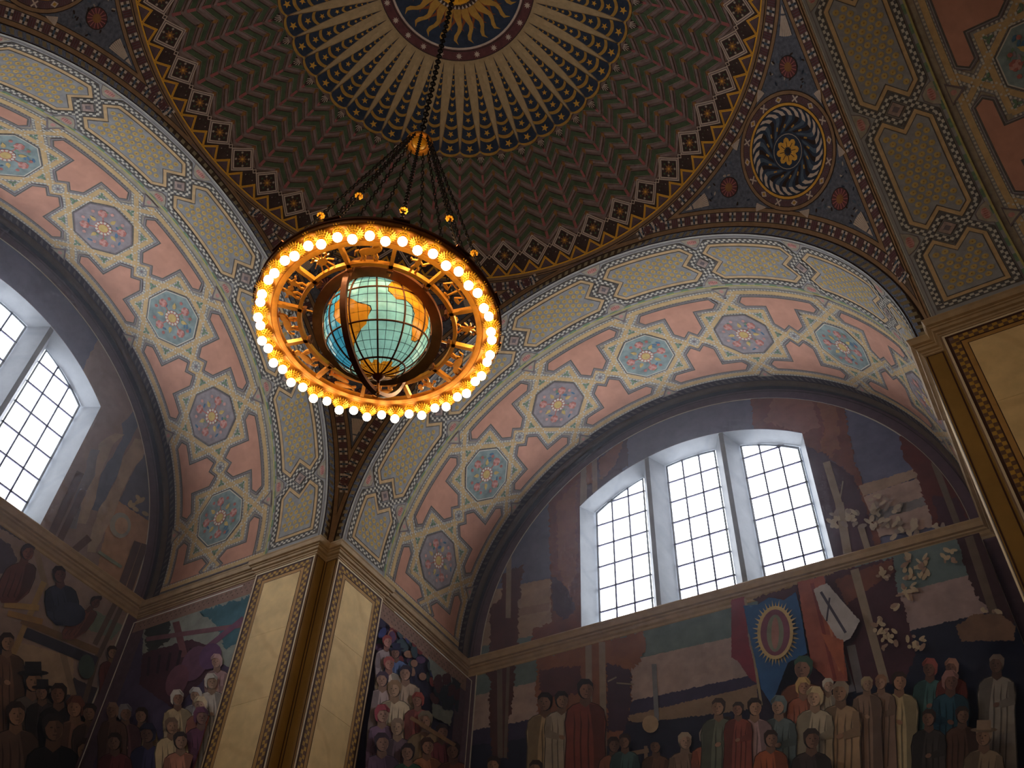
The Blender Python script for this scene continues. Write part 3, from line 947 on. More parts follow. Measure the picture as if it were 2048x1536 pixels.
# --- pendentives -------------------------------------------------------
cen = Vector((1, 1, 1)).normalized(); e1 = Vector((-1, 1, 0)).normalized(); e2 = e1.cross(cen) * -1    # e2 points to the zenith side
if e2.z < 0: e2 = -e2
def pen_fn(x, y, o):
    r = R_(math.hypot(x, y)); a = math.atan2(y, x)
    d = cen * math.cos(r) + (e1 * math.cos(a) + e2 * math.sin(a)) * math.sin(r)
    return tuple(d * (RS - o))
def to_pen(v):
    v = v.normalized(); c = max(-1, min(1, v.dot(cen))); r = math.degrees(math.acos(c)); x, y = v.dot(e1), v.dot(e2); l = math.hypot(x, y) or 1
    return (x / l * r, y / l * r)
def circ_pt(axis, ang, az):
    """point at angular distance ang (deg) from axis 0/1/2; az 0..90 sweeps the other two axes"""
    s, c = math.sin(R_(ang)), math.cos(R_(ang)); u, w = s * math.cos(R_(az)), s * math.sin(R_(az))
    return Vector({2: (u, w, c), 0: (c, u, w), 1: (w, c, u)}[axis])
def az_lim(ang):
    c = math.cos(R_(ang)); x = math.sqrt(max(0, 1 - 2 * c * c)); return math.degrees(math.atan2(x, c))
p = Paint(pen_fn, 1.2)
def tri_outline(ang, n=24):
    P = []
    lo = az_lim(ang)
    for ax in (2, 1, 0):
        for k in range(n + 1):
            az = lo + (90 - 2 * lo) * k / n
            P.append(to_pen(circ_pt(ax, ang, az)))
    return P
for ang, lay, m in ((math.degrees(math.acos(Y0 / RS)), -2, d_brownl), (45.0, 1, d_brownl), (45.2, 1.3, m_dark), (45.28, 1.5, M('paint_pendentive_umber', (100, 84, 74), .2, 8)), (46.55, 1.8, m_dark), (46.63, 2.0, d_brownl), (47.1, 2.3, m_dark), (47.2, 2.5, d_blue)):
    P = tri_outline(ang); c0 = (0, 0)
    for i in range(len(P)): p._tri([c0, P[i], P[(i + 1) % len(P)]], lay, m)
for ax in (2, 0, 1):
    lo = az_lim(45.9) - 1.5; az = lo; st = 1.45; k = 0
    while az < 90 - lo:
        q = lambda a0, a1, g0, g1: [to_pen(circ_pt(ax, g0, a0)), to_pen(circ_pt(ax, g0, a1)), to_pen(circ_pt(ax, g1, a1)), to_pen(circ_pt(ax, g1, a0))]
        if k % 2 == 0:
            p.poly(q(az, az + st, 45.33, 45.72), 3.0, d_line); p.poly(q(az, az + st, 46.12, 46.5), 3.0, d_line)
            for g in (45.52, 46.31): p.disc(to_pen(circ_pt(ax, g, az + st / 2)), .13, 3.3, m_dark, 6)
            p.poly(q(az + st * .35, az + st * .65, 45.33, 46.5), 3.2, d_steel)
        else:
            p.poly(q(az, az + st, 45.33, 46.5), 3.0, d_plum)
            for j in range(3): p.poly(q(az + st * (.12 + .3 * j), az + st * (.27 + .3 * j), 45.38, 46.45), 3.2, d_maroon)
        az += st; k += 1
strip = p.build('pendentive_border'); p2 = Paint(pen_fn, 1.2); p = p2
# speckled leafwork on the blue ground
rnd = random.Random(3); T = tri_outline(47.5)
for i in range(900):
    x, y = rnd.uniform(-17, 17), rnd.uniform(-20, 12)
    if inside((x, y), T) and math.hypot(x, y) > 7.9:
        p.disc((x, y), .32, 3.0 + .001 * i, (d_steel, m_dark, d_grey, d_navy)[i % 4], 5, .13, rot=rnd.uniform(0, 6))
# medallion
p.disc((0, 0), 7.8, 3.6, m_dark, 48); p.disc((0, 0), 7.68, 3.8, d_brownl, 48); p.disc((0, 0), 7.25, 4.0, m_dark, 48); p.disc((0, 0), 7.15, 4.2, d_plum, 48)
for k in range(16):
    a = 2 * PI * k / 16; c = (6.72 * math.cos(a), 6.72 * math.sin(a)); ta = (-math.sin(a), math.cos(a)); ra = (math.cos(a), math.sin(a))
    def lp(t, r): return (c[0] + ta[0] * t + ra[0] * r, c[1] + ta[1] * t + ra[1] * r)
    if k % 2 == 0:
        p.poly([lp(-.55, 0), lp(0, -.42), lp(.55, 0), lp(0, .42)], 4.5, d_line); p.poly([lp(-.3, 0), lp(0, -.23), lp(.3, 0), lp(0, .23)], 4.8, d_gold)
    else:
        p.line([lp(-.4, -.4), lp(.4, .4)], .2, 4.5, d_line); p.line([lp(-.4, .4), lp(.4, -.4)], .2, 4.6, d_line)
    for s in (-1, 1):
        for j in range(3): p.line([lp(s * (.75 + .25 * j), -.38), lp(s * (.62 + .25 * j), 0), lp(s * (.75 + .25 * j), .38)], .07, 4.5, d_maroon)
p.disc((0, 0), 6.25, 5.0, m_dark, 48); p.disc((0, 0), 6.18, 5.2, d_star, 48); p.disc((0, 0), 5.85, 5.4, m_dark, 48); p.disc((0, 0), 5.75, 5.6, d_navy, 48)
for k in range(26):
    a0 = 2 * PI * k / 26
    L, Q = [], []
    for i in range(7):
        t = i / 6; r = 2.6 + 3.05 * t; a = a0 + .5 * math.sin(t * 2.6) ; h = .08 - .02 * t
        L.append((r * math.cos(a + h), r * math.sin(a + h))); Q.append((r * math.cos(a - h), r * math.sin(a - h)))
    for i in range(6): p.poly([L[i], L[i + 1], Q[i + 1], Q[i]], 5.9 + .02 * i, d_line if i == 5 or i == 4 else (d_steel if k % 2 else m_dark))
for k in range(16):
    a = 2 * PI * k / 16; p.line([(3.1 * math.cos(a), 3.1 * math.sin(a)), (3.5 * math.cos(a + .1), 3.5 * math.sin(a + .1))], .22, 6.2, d_gold)
p.disc((0, 0), 2.5, 6.4, d_navy, 24); p.ring((0, 0), 2.2, 2.3, 6.6, d_grey, 24)
for k in range(8):
    a = 2 * PI * k / 8; p.disc((1.15 * math.cos(a), 1.15 * math.sin(a)), .68, 6.8 + .03 * k, d_star, 8, .5, rot=a); p.line([(.3 * math.cos(a), .3 * math.sin(a)), (1.3 * math.cos(a), 1.3 * math.sin(a))], .1, 7.2, d_umber)
p.disc((0, 0), .32, 7.4, d_umber, 8)
med = p.build('medallion'); p = Paint(pen_fn, 1.2)
# three daisies and white fans
cor = [to_pen(circ_pt(2, 47.3, az_lim(47.3))), to_pen(circ_pt(2, 47.3, 90 - az_lim(47.3))), to_pen(circ_pt(0, 47.3, 90 - az_lim(47.3)))]
cor[2] = to_pen(circ_pt(1, 47.3, 90 - az_lim(47.3)))
for (x, y) in cor:
    l = math.hypot(x, y); d = (x / l, y / l); a0 = math.atan2(-y, -x)
    c = (d[0] * 10.6, d[1] * 10.6)
    p.disc(c, 1.45, 4, m_dark, 20); p.disc(c, 1.35, 4.2, d_maroon, 20)
    for k in range(14):
        a = 2 * PI * k / 14; p.line([(c[0] + .6 * math.cos(a), c[1] + .6 * math.sin(a)), (c[0] + 1.3 * math.cos(a), c[1] + 1.3 * math.sin(a))], .14, 4.4, d_pink)
    p.disc(c, .6, 4.6, d_orange, 10)
    def fan(tip, a0, r, half, rr0=.35):
        for k in range(7):
            a = a0 - half + 2 * half * k / 7; b_ = a + 2 * half / 7 * .84
            p.poly([(tip[0] + r * rr0 * math.cos(a), tip[1] + r * rr0 * math.sin(a)), (tip[0] + r * math.cos(a), tip[1] + r * math.sin(a)), (tip[0] + r * math.cos(b_), tip[1] + r * math.sin(b_)), (tip[0] + r * rr0 * math.cos(b_), tip[1] + r * rr0 * math.sin(b_))], 4.3, d_line)
        p.poly([tip, (tip[0] + r * .3 * math.cos(a0 - half), tip[1] + r * .3 * math.sin(a0 - half)), (tip[0] + r * .3 * math.cos(a0 + half), tip[1] + r * .3 * math.sin(a0 + half))], 4.3, d_line)
    fan((x * .97, y * .97), a0, 3.9, .26)
    # fans where the medallion meets the border
    th = math.atan2(y, x)
    for s in (-1, 1):
        a = th + s * .70; tp = (8.0 * math.cos(a), 8.0 * math.sin(a)); fan(tp, th - s * .45, 1.7, .36, .3)
fl = p.build('daisy_and_fans')
for k in range(4):
    for o in (strip, med, fl):
        if k == 0: o.parent = ceiling; continue
        copy_of(o, ceiling, (0, 0, R_(90 * k)))
# ================================================================== MURALS (generic painted landscapes with simple figures)
def ray_of(u, v):
    return ROWS[0] * ((u - 1024) / FPX) + ROWS[1] * (-(v - 768) / FPX) + ROWS[2]
def on_y(y):
    def f(u, v): d = ray_of(u, v); q = CAM + d * ((y - CAM.y) / d.y); return (q.x, q.z)
    return f
def on_x(x):
    def f(u, v): d = ray_of(u, v); q = CAM + d * ((x - CAM.x) / d.x); return (q.y, q.z)
    return f
def MC(r, g, b_):
    l = .3 * r + .55 * g + .15 * b_; r, g, b_ = (int((v * .72 + l * .28) * 1.04) for v in (r, g, b_)); return M('mural_%d_%d_%d' % (r, g, b_), (r, g, b_), 0.2, 3.5, 0.8)
def rough(pts, amp, seed, step=9):
    """ragged outline in the sketch's own units"""
    rn = random.Random(seed); out = []
    for a, b_ in along(pts, True):
        L = math.dist(a, b_); n = max(1, int(L / step))
        for k in range(n):
            t = k / n; out.append((a[0] + (b_[0] - a[0]) * t + rn.uniform(-amp, amp), a[1] + (b_[1] - a[1]) * t + rn.uniform(-amp, amp)))
    return out
class Mural:
    def __init__(s, plane_fn, to_wall, keep, cut=None):
        s.p = Paint(plane_fn, 50, 0.0011, keep, cut); s.w = to_wall; s.lay = 1; s.off = (0, 0, 1)
    def crop(s, x0, y0, k): s.off = (x0, y0, k); return s
    def at(s, q): return s.w(s.off[0] + q[0] * s.off[2], s.off[1] + q[1] * s.off[2])
    def shape(s, pts, rgb, amp=0, step=9):
        if amp: pts = rough(pts, amp, s.lay, step)
        s.p.poly([s.at(q) for q in pts], s.lay, MC(*rgb)); s.lay += 1
    def wallshape(s, pts, rgb): s.p.poly(pts, s.lay, MC(*rgb)); s.lay += 1
    def ell(s, c, rx, ry, rgb, n=16, rot=0):
        P = []
        for k in range(n):
            a = 2 * PI * k / n; x, y = rx * math.cos(a), ry * math.sin(a)
            P.append((c[0] + x * math.cos(rot) - y * math.sin(rot), c[1] + x * math.sin(rot) + y * math.cos(rot)))
        s.shape(P, rgb)
    def bar(s, a, b_, w, rgb):
        L = math.dist(a, b_); n = (-(b_[1] - a[1]) / L * w / 2, (b_[0] - a[0]) / L * w / 2)
        s.shape([(a[0] + n[0], a[1] + n[1]), (b_[0] + n[0], b_[1] + n[1]), (b_[0] - n[0], b_[1] - n[1]), (a[0] - n[0], a[1] - n[1])], rgb)
    def figure(s, c, h, robe, skin=(168, 120, 92), hair=(58, 40, 36), hat=0, lean=0.0):
        """plain standing figure: c head centre, h head height"""
        x, y = c; rn = random.Random(int(x * 7 + y)); f = rn.choice((-1, 1)); f2 = rn.random()
        def T(a, b_): return (x + (a * f + lean * b_) * h, y + b_ * h)
        def sh(v, k): return tuple(min(255, int(q * k)) for q in v)
        half = [(.2, .42), (.26, .66), (.66, .8), (.92, 1.05), (1.05, 1.7), (.98, 2.6), (1.2, 7) if not lean else (.5, 3.2)]
        full = [(-a, b_) for a, b_ in half[::-1]] + half
        s.shape([T(a * 1.06, b_) for a, b_ in full], sh(robe, .5)); s.shape([T(a, b_ + .04) for a, b_ in full], robe)
        s.shape([T(.18, .75), T(.7, .85), T(1.0, 1.2), T(.98, 2.4), T(1.15, 7) if not lean else T(.5, 3.1), T(.5, 7) if not lean else T(.3, 3.1), T(.42, 2.6), T(.3, 1.5)], sh(robe, .74))
        for q in (-.62, -.28, .12): s.shape([T(q, 1.1), T(q + .1, 1.8), T(q + .06, 2.8), T(q + .16, 6 if not lean else 2.9), T(q + .08, 6 if not lean else 2.9), T(q - .02, 2.8), T(q + .02, 1.8)], sh(robe, .66))
        s.shape([T(-.24, .3), T(.24, .3), T(.3, .72), T(0, .95), T(-.3, .72)], sh(skin, .8))
        if f2 < .7:
            s.shape([T(-.95, 1.05), T(-.62, 1.0), T(-.66, 1.9), T(-.1, 2.15), T(-.2, 2.5), T(-1.05, 2.3)], sh(robe, .82)); s.ell(T(.02, 2.32), h * .2, h * .14, skin, 8, .4 * f)
        s.ell(T(0, 0), h * .42, h * .53, sh(hair, .6), 14); s.ell(T(.05, .04), h * .35, h * .46, skin, 14)
        s.shape([T(.08, -.36), T(.34, -.2), T(.38, .1), T(.26, .38), T(.08, .48), T(.14, .2)], sh(skin, .8))
        s.shape([T(-.42, .02), T(-.43, -.3), T(-.2, -.54), T(.2, -.54), T(.42, -.28), T(.4, -.1), T(.2, -.27), T(-.14, -.24), T(-.3, .0), T(-.34, .2)], hair)
        for q in (-.07, .2): s.ell(T(q, .0), h * .055, h * .028, sh(skin, .45), 6)
        s.shape([T(.06, .0), T(.14, .18), T(.03, .19)], sh(skin, .7)); s.bar(T(-.02, .29), T(.15, .29), h * .035, sh(skin, .6))
        if hat == 1:
            s.ell(T(0, -.3), h * .7, h * .13, sh(hair, .8), 12); s.shape([T(-.38, -.3), T(.38, -.3), T(.36, -.8), T(-.36, -.8)], hair)
        if hat == 2:
            s.shape([T(-.46, .3), T(-.5, -.2), T(-.28, -.58), T(.2, -.62), T(.48, -.3), T(.46, -.08), T(.24, -.26), T(-.16, -.22), T(-.32, .05), T(-.3, .5)], hair); s.shape([T(.1, -.6), T(.48, -.3), T(.46, -.08), T(.26, -.26)], sh(hair, .75))
    def build(s, name, label, group=None):
        return tag(s.p.build(name), label, 'mural', group)
def fy(y):
    def f(x, z, o): return (x, y - o, z)
    return f
def fx(x):
    def f(y, z, o): return (x + o, y, z)
    return f
arch_keep = [(-R3 * math.cos(PI * k / 60), max(-0.1, R3 * math.sin(PI * k / 60) * 1.0)) for k in range(61)]
arch_keep = [(-R3, -0.05)] + arch_keep[1:-1] + [(R3, -0.05)]
win_cut = [(-WX, -0.2), (WX, -0.2)] + [(WX - 2 * WX * k / 24, head(WX - 2 * WX * k / 24)) for k in range(25)]
RUST = (128, 66, 50); RUST2 = (148, 84, 52); PLUM = (84, 48, 66); SLATE = (100, 104, 146); TEAL = (98, 122, 128); TANB = (166, 138, 120); BARK = (150, 130, 110); NAVY = (40, 40, 70)
# right lunette
m = Mural(fy(YW - 0.004), on_y(YW), arch_keep, win_cut)
m.wallshape([(-6, -1), (6, -1), (6, 6), (-6, 6)], SLATE)
m.crop(880, 760, .3907)
m.shape([(100, 1110), (640, 1000), (640, 1500), (100, 1500)], TANB, 3); m.shape([(100, 1230), (560, 1140), (560, 1180), (100, 1270)], (150, 120, 108), 2); m.shape([(100, 1390), (560, 1290), (560, 1400), (100, 1480)], TEAL, 3)
m.shape([(320, 985), (430, 950), (405, 1150), (400, 1400), (250, 1430), (262, 1160), (312, 1130)], (100, 50, 48), 9); m.bar((355, 860), (350, 1220), 26, BARK)
m.shape([(555, 620), (740, 440), (730, 1320), (470, 1330), (480, 1275), (575, 1240), (570, 1090), (566, 900)], RUST, 7); m.shape([(600, 640), (700, 520), (700, 1000), (640, 1100), (600, 900)], RUST2, 9); m.shape([(570, 1000), (650, 1060), (700, 1180), (640, 1230), (580, 1180)], PLUM, 6)
m.shape([(720, 470), (960, 290), (965, 440), (730, 640)], PLUM, 6); m.bar((740, 440), (735, 640), 34, BARK); m.shape([(815, 410), (945, 300), (900, 440), (820, 520)], RUST2, 6); m.bar((792, 380), (795, 580), 26, BARK); m.shape([(750, 440), (780, 420), (780, 530), (752, 540)], RUST2, 4)
m.crop(1400, 440, .4297)
m.shape([(230, 790), (660, 790), (695, 1000), (725, 1130), (775, 1280), (835, 1450), (860, 1700), (560, 1700), (470, 1000), (250, 975)], RUST, 8); m.shape([(540, 820), (640, 880), (650, 1060), (600, 1120), (560, 1080), (580, 960)], RUST2, 10); m.shape([(480, 1050), (600, 1100), (720, 1200), (790, 1400), (840, 1700), (560, 1700)], PLUM, 8); m.shape([(350, 830), (520, 830), (560, 960), (480, 1000), (300, 940)], (150, 88, 70), 9)
m.shape([(740, 1240), (1010, 1160), (1020, 1200), (760, 1290)], TANB, 3); m.shape([(760, 1290), (1030, 1200), (1090, 1430), (840, 1480)], (176, 146, 138), 4); m.shape([(790, 1370), (1050, 1290), (1060, 1330), (800, 1410)], (128, 124, 132), 3); m.shape([(860, 1510), (1140, 1430), (1160, 1560), (860, 1600)], TEAL, 3)
m.shape([(930, 1000), (1080, 1080), (1230, 1260), (1300, 1500), (1120, 1500), (1040, 1290), (1010, 1190), (950, 1120)], (112, 48, 46), 9); m.shape([(1080, 1280), (1200, 1300), (1290, 1500), (1130, 1490)], PLUM, 8); m.bar((1090, 1130), (1230, 1500), 30, (120, 100, 88))
m.bar((590, 1130), (650, 1330), 34, BARK); m.bar((650, 1320), (690, 1560), 40, BARK); m.bar((655, 1300), (668, 1220), 6, BARK); m.bar((750, 1430), (790, 1560), 30, BARK)
rn = random.Random(4)
for cx, cy, n, r in ((640, 1400, 9, 40), (740, 1400, 14, 50), (870, 1390, 24, 70), (960, 1450, 16, 55), (1110, 1460, 7, 30), (840, 1330, 8, 40)):
    for k in range(n): m.ell((cx + rn.uniform(-r, r), cy + rn.uniform(-r, r) * .8), rn.uniform(12, 24), rn.uniform(7, 13), (186, 168, 146) if k % 3 else (150, 132, 124), 7, rn.uniform(0, 3))
m.build('lunette_mural', 'arched mural of russet autumn trees and slate sky around the right window')
# right lower
keepR = [(-5.06, -7.5), (5.06, -7.5), (5.06, -0.40), (-5.06, -0.40)]
m = Mural(fy(YW - 0.004), on_y(YW), keepR)
m.wallshape([(-6, -8), (6, -8), (6, 0), (-6, 0)], (52, 42, 66))
m.crop(900, 1200, .293)
m.shape([(100, 480), (2100, 0), (2100, 250), (100, 680)], TEAL, 3); m.shape([(100, 670), (2100, 215), (2100, 560), (100, 930)], (172, 146, 140), 3)
m.shape([(100, 900), (1200, 700), (2100, 505), (2100, 640), (1230, 790), (100, 1100)], (62, 52, 92), 5); m.shape([(1180, 800), (2100, 580), (2100, 760), (1250, 840)], (150, 118, 92), 5); m.shape([(100, 1000), (2100, 740), (2100, 1300), (100, 1300)], NAVY, 6)
m.shape([(250, 500), (445, 440), (440, 640), (400, 860), (395, 1080), (290, 1080), (265, 700), (285, 560)], (92, 48, 44), 10); m.bar((340, 470), (345, 1080), 36, (112, 92, 80)); m.bar((400, 460), (380, 1080), 22, (112, 92, 80))
m.shape([(600, 400), (1320, 215), (1345, 300), (1300, 420), (1235, 480), (1245, 690), (1200, 800), (1150, 1000), (620, 1000), (590, 640)], RUST2, 12); m.shape([(1070, 430), (1235, 480), (1240, 700), (1200, 900), (1080, 900)], (74, 42, 66), 10); m.shape([(610, 480), (900, 450), (900, 640), (620, 660)], (100, 52, 56), 12)
m.bar((948, 310), (952, 700), 44, BARK); m.bar((1040, 290), (1055, 1180), 44, BARK); m.bar((1395, 440), (1415, 830), 32, (120, 122, 134)); m.bar((1080, 560), (1140, 530), 10, BARK); m.bar((1140, 570), (1260, 580), 10, BARK)
m.bar((800, 1130), (1360, 1030), 30, (140, 110, 86)); m.bar((1340, 1000), (1345, 1200), 24, (140, 110, 86))
m.figure((655, 700), 120, (186, 156, 110), (150, 104, 76), (44, 32, 32)); m.figure((770, 690), 110, (176, 160, 140), (160, 114, 84), (44, 32, 32)); m.figure((935, 620), 130, (150, 62, 46), (150, 100, 76), (44, 32, 34)); m.ell((1380, 860), 56, 60, (178, 146, 112)); m.figure((1420, 1010), 95, (120, 76, 52), (132, 88, 66), (36, 40, 70)); m.figure((1620, 980), 110, (150, 116, 96), (182, 142, 120), (170, 150, 130)); m.figure((1770, 950), 100, (186, 92, 60), (170, 120, 96), (150, 130, 120), 2); m.figure((1900, 910), 110, (98, 108, 90), (168, 118, 88), (60, 44, 40), 1)
m.figure((330, 1150), 110, (150, 112, 76)); m.figure((620, 1180), 110, (84, 70, 70)); m.figure((1150, 1020), 100, (150, 84, 56), (120, 82, 64)); m.figure((1230, 1000), 95, (60, 96, 100), (130, 90, 70))
m.crop(1450, 1100, .292)
m.shape([(900, 100), (1720, -100), (1720, 230), (900, 420)], TEAL, 3); m.shape([(900, 420), (1720, 215), (1830, 480), (900, 690)], (166, 138, 138), 3); m.shape([(900, 690), (1900, 460), (2300, 600), (2300, 1300), (900, 1300)], (38, 42, 70), 6)
m.shape([(220, 380), (880, 170), (1180, 100), (1200, 320), (1250, 420), (1290, 600), (1335, 760), (1250, 960), (600, 1000), (560, 500)], (84, 42, 56), 10); m.shape([(780, 250), (1170, 110), (1180, 200), (1000, 320), (860, 420)], RUST, 9); m.shape([(1600, -60), (1830, -100), (2010, 560), (1870, 500), (1740, 360), (1665, 180)], (72, 42, 48), 9); m.bar((1690, -40), (1900, 600), 60, (110, 90, 74))
m.bar((912, 180), (1125, 960), 58, BARK); m.bar((890, 700), (960, 1020), 60, (116, 112, 124)); m.bar((780, 620), (900, 1020), 50, (104, 100, 116))
for cx, cy, n, r in ((1330, 170, 26, 80), (1120, 210, 10, 45), (1280, 330, 16, 60), (1100, 570, 9, 45), (1150, 680, 12, 60), (1340, 690, 12, 55), (1200, 450, 4, 20), (1570, 120, 9, 50), (1850, 530, 10, 70)):
    for k in range(n): m.ell((cx + rn.uniform(-r, r), cy + rn.uniform(-r, r)), rn.uniform(14, 34), rn.uniform(9, 18), (188, 164, 128) if k % 3 else (160, 124, 104), 7, rn.uniform(0, 3))
m.shape([(90, 410), (180, 385), (210, 700), (285, 985), (230, 960), (140, 830), (95, 800)], (142, 40, 62), 3); m.bar((185, 400), (300, 1130), 18, (150, 130, 96))
m.shape([(540, 290), (720, 250), (790, 560), (850, 740), (890, 970), (760, 970), (640, 860), (590, 600)], (168, 78, 58), 4); m.bar((640, 300), (800, 960), 24, (140, 54, 48)); m.bar((720, 400), (830, 900), 16, (190, 108, 70))
m.shape([(650, 340), (740, 300), (965, 560), (900, 680), (830, 710), (700, 500)], (178, 172, 176), 3); m.bar((700, 360), (870, 640), 18, (70, 66, 90)); m.bar((760, 400), (740, 560), 12, (70, 66, 90)); m.shape([(700, 640), (855, 690), (865, 940), (790, 820)], (186, 88, 52), 3)
m.shape([(175, 450), (270, 445), (350, 395), (450, 415), (530, 360), (565, 500), (610, 780), (480, 840), (420, 1000), (370, 1130), (300, 1020), (205, 600)], (34, 92, 164), 2)
for k in range(40):
    a = 2 * PI * k / 40; c = (398, 645)
    m.shape([(c[0] + 112 * math.cos(a - .06), c[1] + 170 * math.sin(a - .06)), (c[0] + (150 + 12 * (k % 2)) * math.cos(a), c[1] + (212 + 16 * (k % 2)) * math.sin(a)), (c[0] + 112 * math.cos(a + .06), c[1] + 170 * math.sin(a + .06))], (196, 166, 104))
m.ell((398, 645), 122, 182, (196, 166, 104), 28); m.ell((398, 645), 100, 158, (132, 66, 92), 28); m.ell((398, 650), 58, 128, (120, 128, 110), 20); m.ell((398, 650), 26, 110, (168, 110, 104), 16)
FIG = [((1450, 900), 110, (60, 110, 112), (128, 84, 68), (170, 80, 70), 2), ((1600, 900), 100, (150, 60, 54), (128, 84, 70), (176, 120, 100), 2), ((1900, 870), 120, (150, 140, 130), (120, 84, 70), (130, 110, 100), 0), ((600, 900), 150, (176, 92, 56), (150, 100, 76), (50, 88, 70), 0),
       ((1040, 1030), 95, (150, 116, 96), (180, 138, 112), (176, 150, 110), 0), ((1130, 1010), 95, (150, 116, 96), (176, 130, 104), (160, 110, 80), 0), ((780, 1040), 90, (190, 178, 160), (190, 150, 128), (190, 182, 170), 0), ((615, 1050), 105, (176, 92, 64), (172, 120, 94), (204, 160, 84), 2), ((1600, 1010), 120, (34, 84, 110), (134, 88, 74), (164, 110, 104), 2),
       ((1250, 1000), 120, (196, 172, 122), (176, 122, 92), (66, 46, 40), 0), ((700, 1130), 120, (190, 172, 142), (196, 150, 118), (198, 172, 122), 2), ((870, 1090), 130, (178, 140, 102), (166, 118, 88), (150, 132, 112), 0), ((460, 1190), 115, (98, 118, 124), (188, 140, 112), (98, 118, 124), 2), ((300, 1200), 115, (186, 144, 148), (182, 132, 102), (56, 42, 38), 0), ((195, 1220), 90, (160, 70, 56), (160, 108, 84), (60, 48, 42), 0), ((60, 1200), 110, (110, 116, 96), (172, 124, 96), (70, 52, 48), 0),
       ((700, 1440), 130, (74, 60, 58), (140, 98, 78), (66, 52, 48), 0), ((1850, 1430), 130, (150, 124, 96), (160, 116, 90), (160, 130, 104), 1), ((1700, 1280), 110, (96, 62, 48), (128, 90, 70), (60, 44, 40), 0), ((1480, 1300), 110, (70, 62, 60), (140, 96, 74), (60, 44, 40), 0), ((430, 1440), 110, (186, 88, 48), (150, 104, 80), (60, 44, 40), 0)]
for c, h, robe, skin, hair, hat in sorted(FIG, key=lambda q: q[0][1]): m.figure(c, h, robe, skin, hair, hat)
m.shape([(1660, 700), (1780, 620), (1960, 620), (2060, 700), (2050, 800), (1700, 800)], (126, 92, 70), 6)
m.build('wall_mural', 'large mural of a robed crowd and a blue banner below the right window')
# left lunette and lower part
m = Mural(fx(-YW + 0.004), on_x(-YW), arch_keep, win_cut)
m.wallshape([(-6, -1), (6, -1), (6, 6), (-6, 6)], (94, 98, 144))
m.crop(0, 560, .4425)
m.shape([(450, 250), (385, 380), (340, 470), (100, 800), (60, 1500), (760, 1500), (760, 400), (560, 330)], (146, 122, 118), 4)
m.shape([(660, 740), (535, 1000), (760, 1180), (760, 700)], (96, 96, 124), 3); m.shape([(535, 1000), (760, 1150), (760, 1500), (400, 1500), (490, 1060)], (178, 132, 96), 3)
def wavy(pts, w, rgb):
    n = len(pts); L, Q = [], []
    for i, (x, y) in enumerate(pts):
        k = w * (1 + .35 * math.sin(i * 1.9)); L.append((x - k, y)); Q.append((x + k, y + 6))
    m.shape(L + Q[::-1], rgb, 5, 30)
wavy([(640, 570), (590, 650), (570, 720), (530, 800), (490, 880), (460, 960), (430, 1040)], 28, (96, 104, 138)); wavy([(540, 690), (480, 740), (450, 830), (420, 920), (390, 1010), (360, 1100)], 24, (166, 144, 126)); wavy([(640, 720), (600, 800), (560, 880), (520, 960), (480, 1040), (450, 1120), (410, 1230)], 30, (170, 146, 124)); wavy([(430, 760), (400, 880), (350, 1000), (330, 1120)], 18, (120, 118, 132))
for k in range(9): m.ell((620 + rn.uniform(-35, 35), 1020 + rn.uniform(-40, 40)), 18, 10, (176, 152, 116), 7, rn.uniform(0, 3))
m.ell((540, 1110), 48, 58, (150, 150, 140)); m.ell((545, 1112), 30, 38, (184, 146, 112))
for a, b_, w in (((360, 870), (222, 1165), 36), ((374, 950), (262, 1185), 32), ((400, 1165), (325, 1230), 34), ((618, 1185), (540, 1400), 34), ((650, 1195), (572, 1420), 30)): m.bar(a, b_, w, (100, 70, 66))
m.bar((440, 1230), (545, 1300), 14, (122, 138, 116))
m.build('lunette_mural', 'arched mural of drifting smoke and timber posts beside the left window')
keepL = [(-5.06, -7.5), (5.06, -7.5), (5.06, -0.40), (-5.06, -0.40)]
m = Mural(fx(-YW + 0.004), on_x(-YW), keepL)
m.wallshape([(-6, -8), (6, -8), (6, 0), (-6, 0)], (70, 62, 78))
m.crop(0, 1000, .349)
m.shape([(-300, 0), (800, 600), (800, 900), (600, 1100), (380, 1000), (-300, 700)], (150, 124, 120), 4); m.shape([(520, 620), (700, 720), (640, 800), (500, 740)], (110, 130, 120), 4); m.shape([(60, 800), (420, 900), (420, 1120), (240, 1100), (20, 1000)], (166, 136, 112), 5)
m.shape([(-40, 200), (60, 260), (100, 350), (40, 420), (-40, 420)], (84, 70, 96), 4)
for a, b_, w, c in (((200, 270), (420, 1120), 36, (142, 118, 100)), ((250, 470), (30, 980), 34, (168, 132, 80)), ((160, 300), (20, 620), 28, (140, 116, 96)), ((660, 590), (540, 830), 30, (104, 80, 76)), ((690, 620), (560, 900), 28, (104, 80, 76)), ((560, 880), (480, 1160), 30, (104, 80, 70)), ((120, 690), (560, 870), 40, (128, 92, 58)), ((140, 760), (550, 930), 60, (52, 48, 70)), ((20, 600), (220, 620), 34, (178, 138, 76)), ((40, 650), (240, 700), 34, (168, 124, 68))): m.bar(a, b_, w, c)
m.figure((150, 300), 90, (120, 62, 60), (140, 76, 66), (60, 36, 46), 0, -.35); m.figure((330, 430), 90, (50, 54, 92), (120, 66, 60), (52, 34, 44), 0, .1); m.figure((530, 590), 66, (130, 70, 60), (120, 68, 58), (56, 36, 40), 0, -.7); m.ell((385, 660), 90, 70, (48, 52, 88)); m.ell((480, 960), 46, 70, (64, 84, 80))
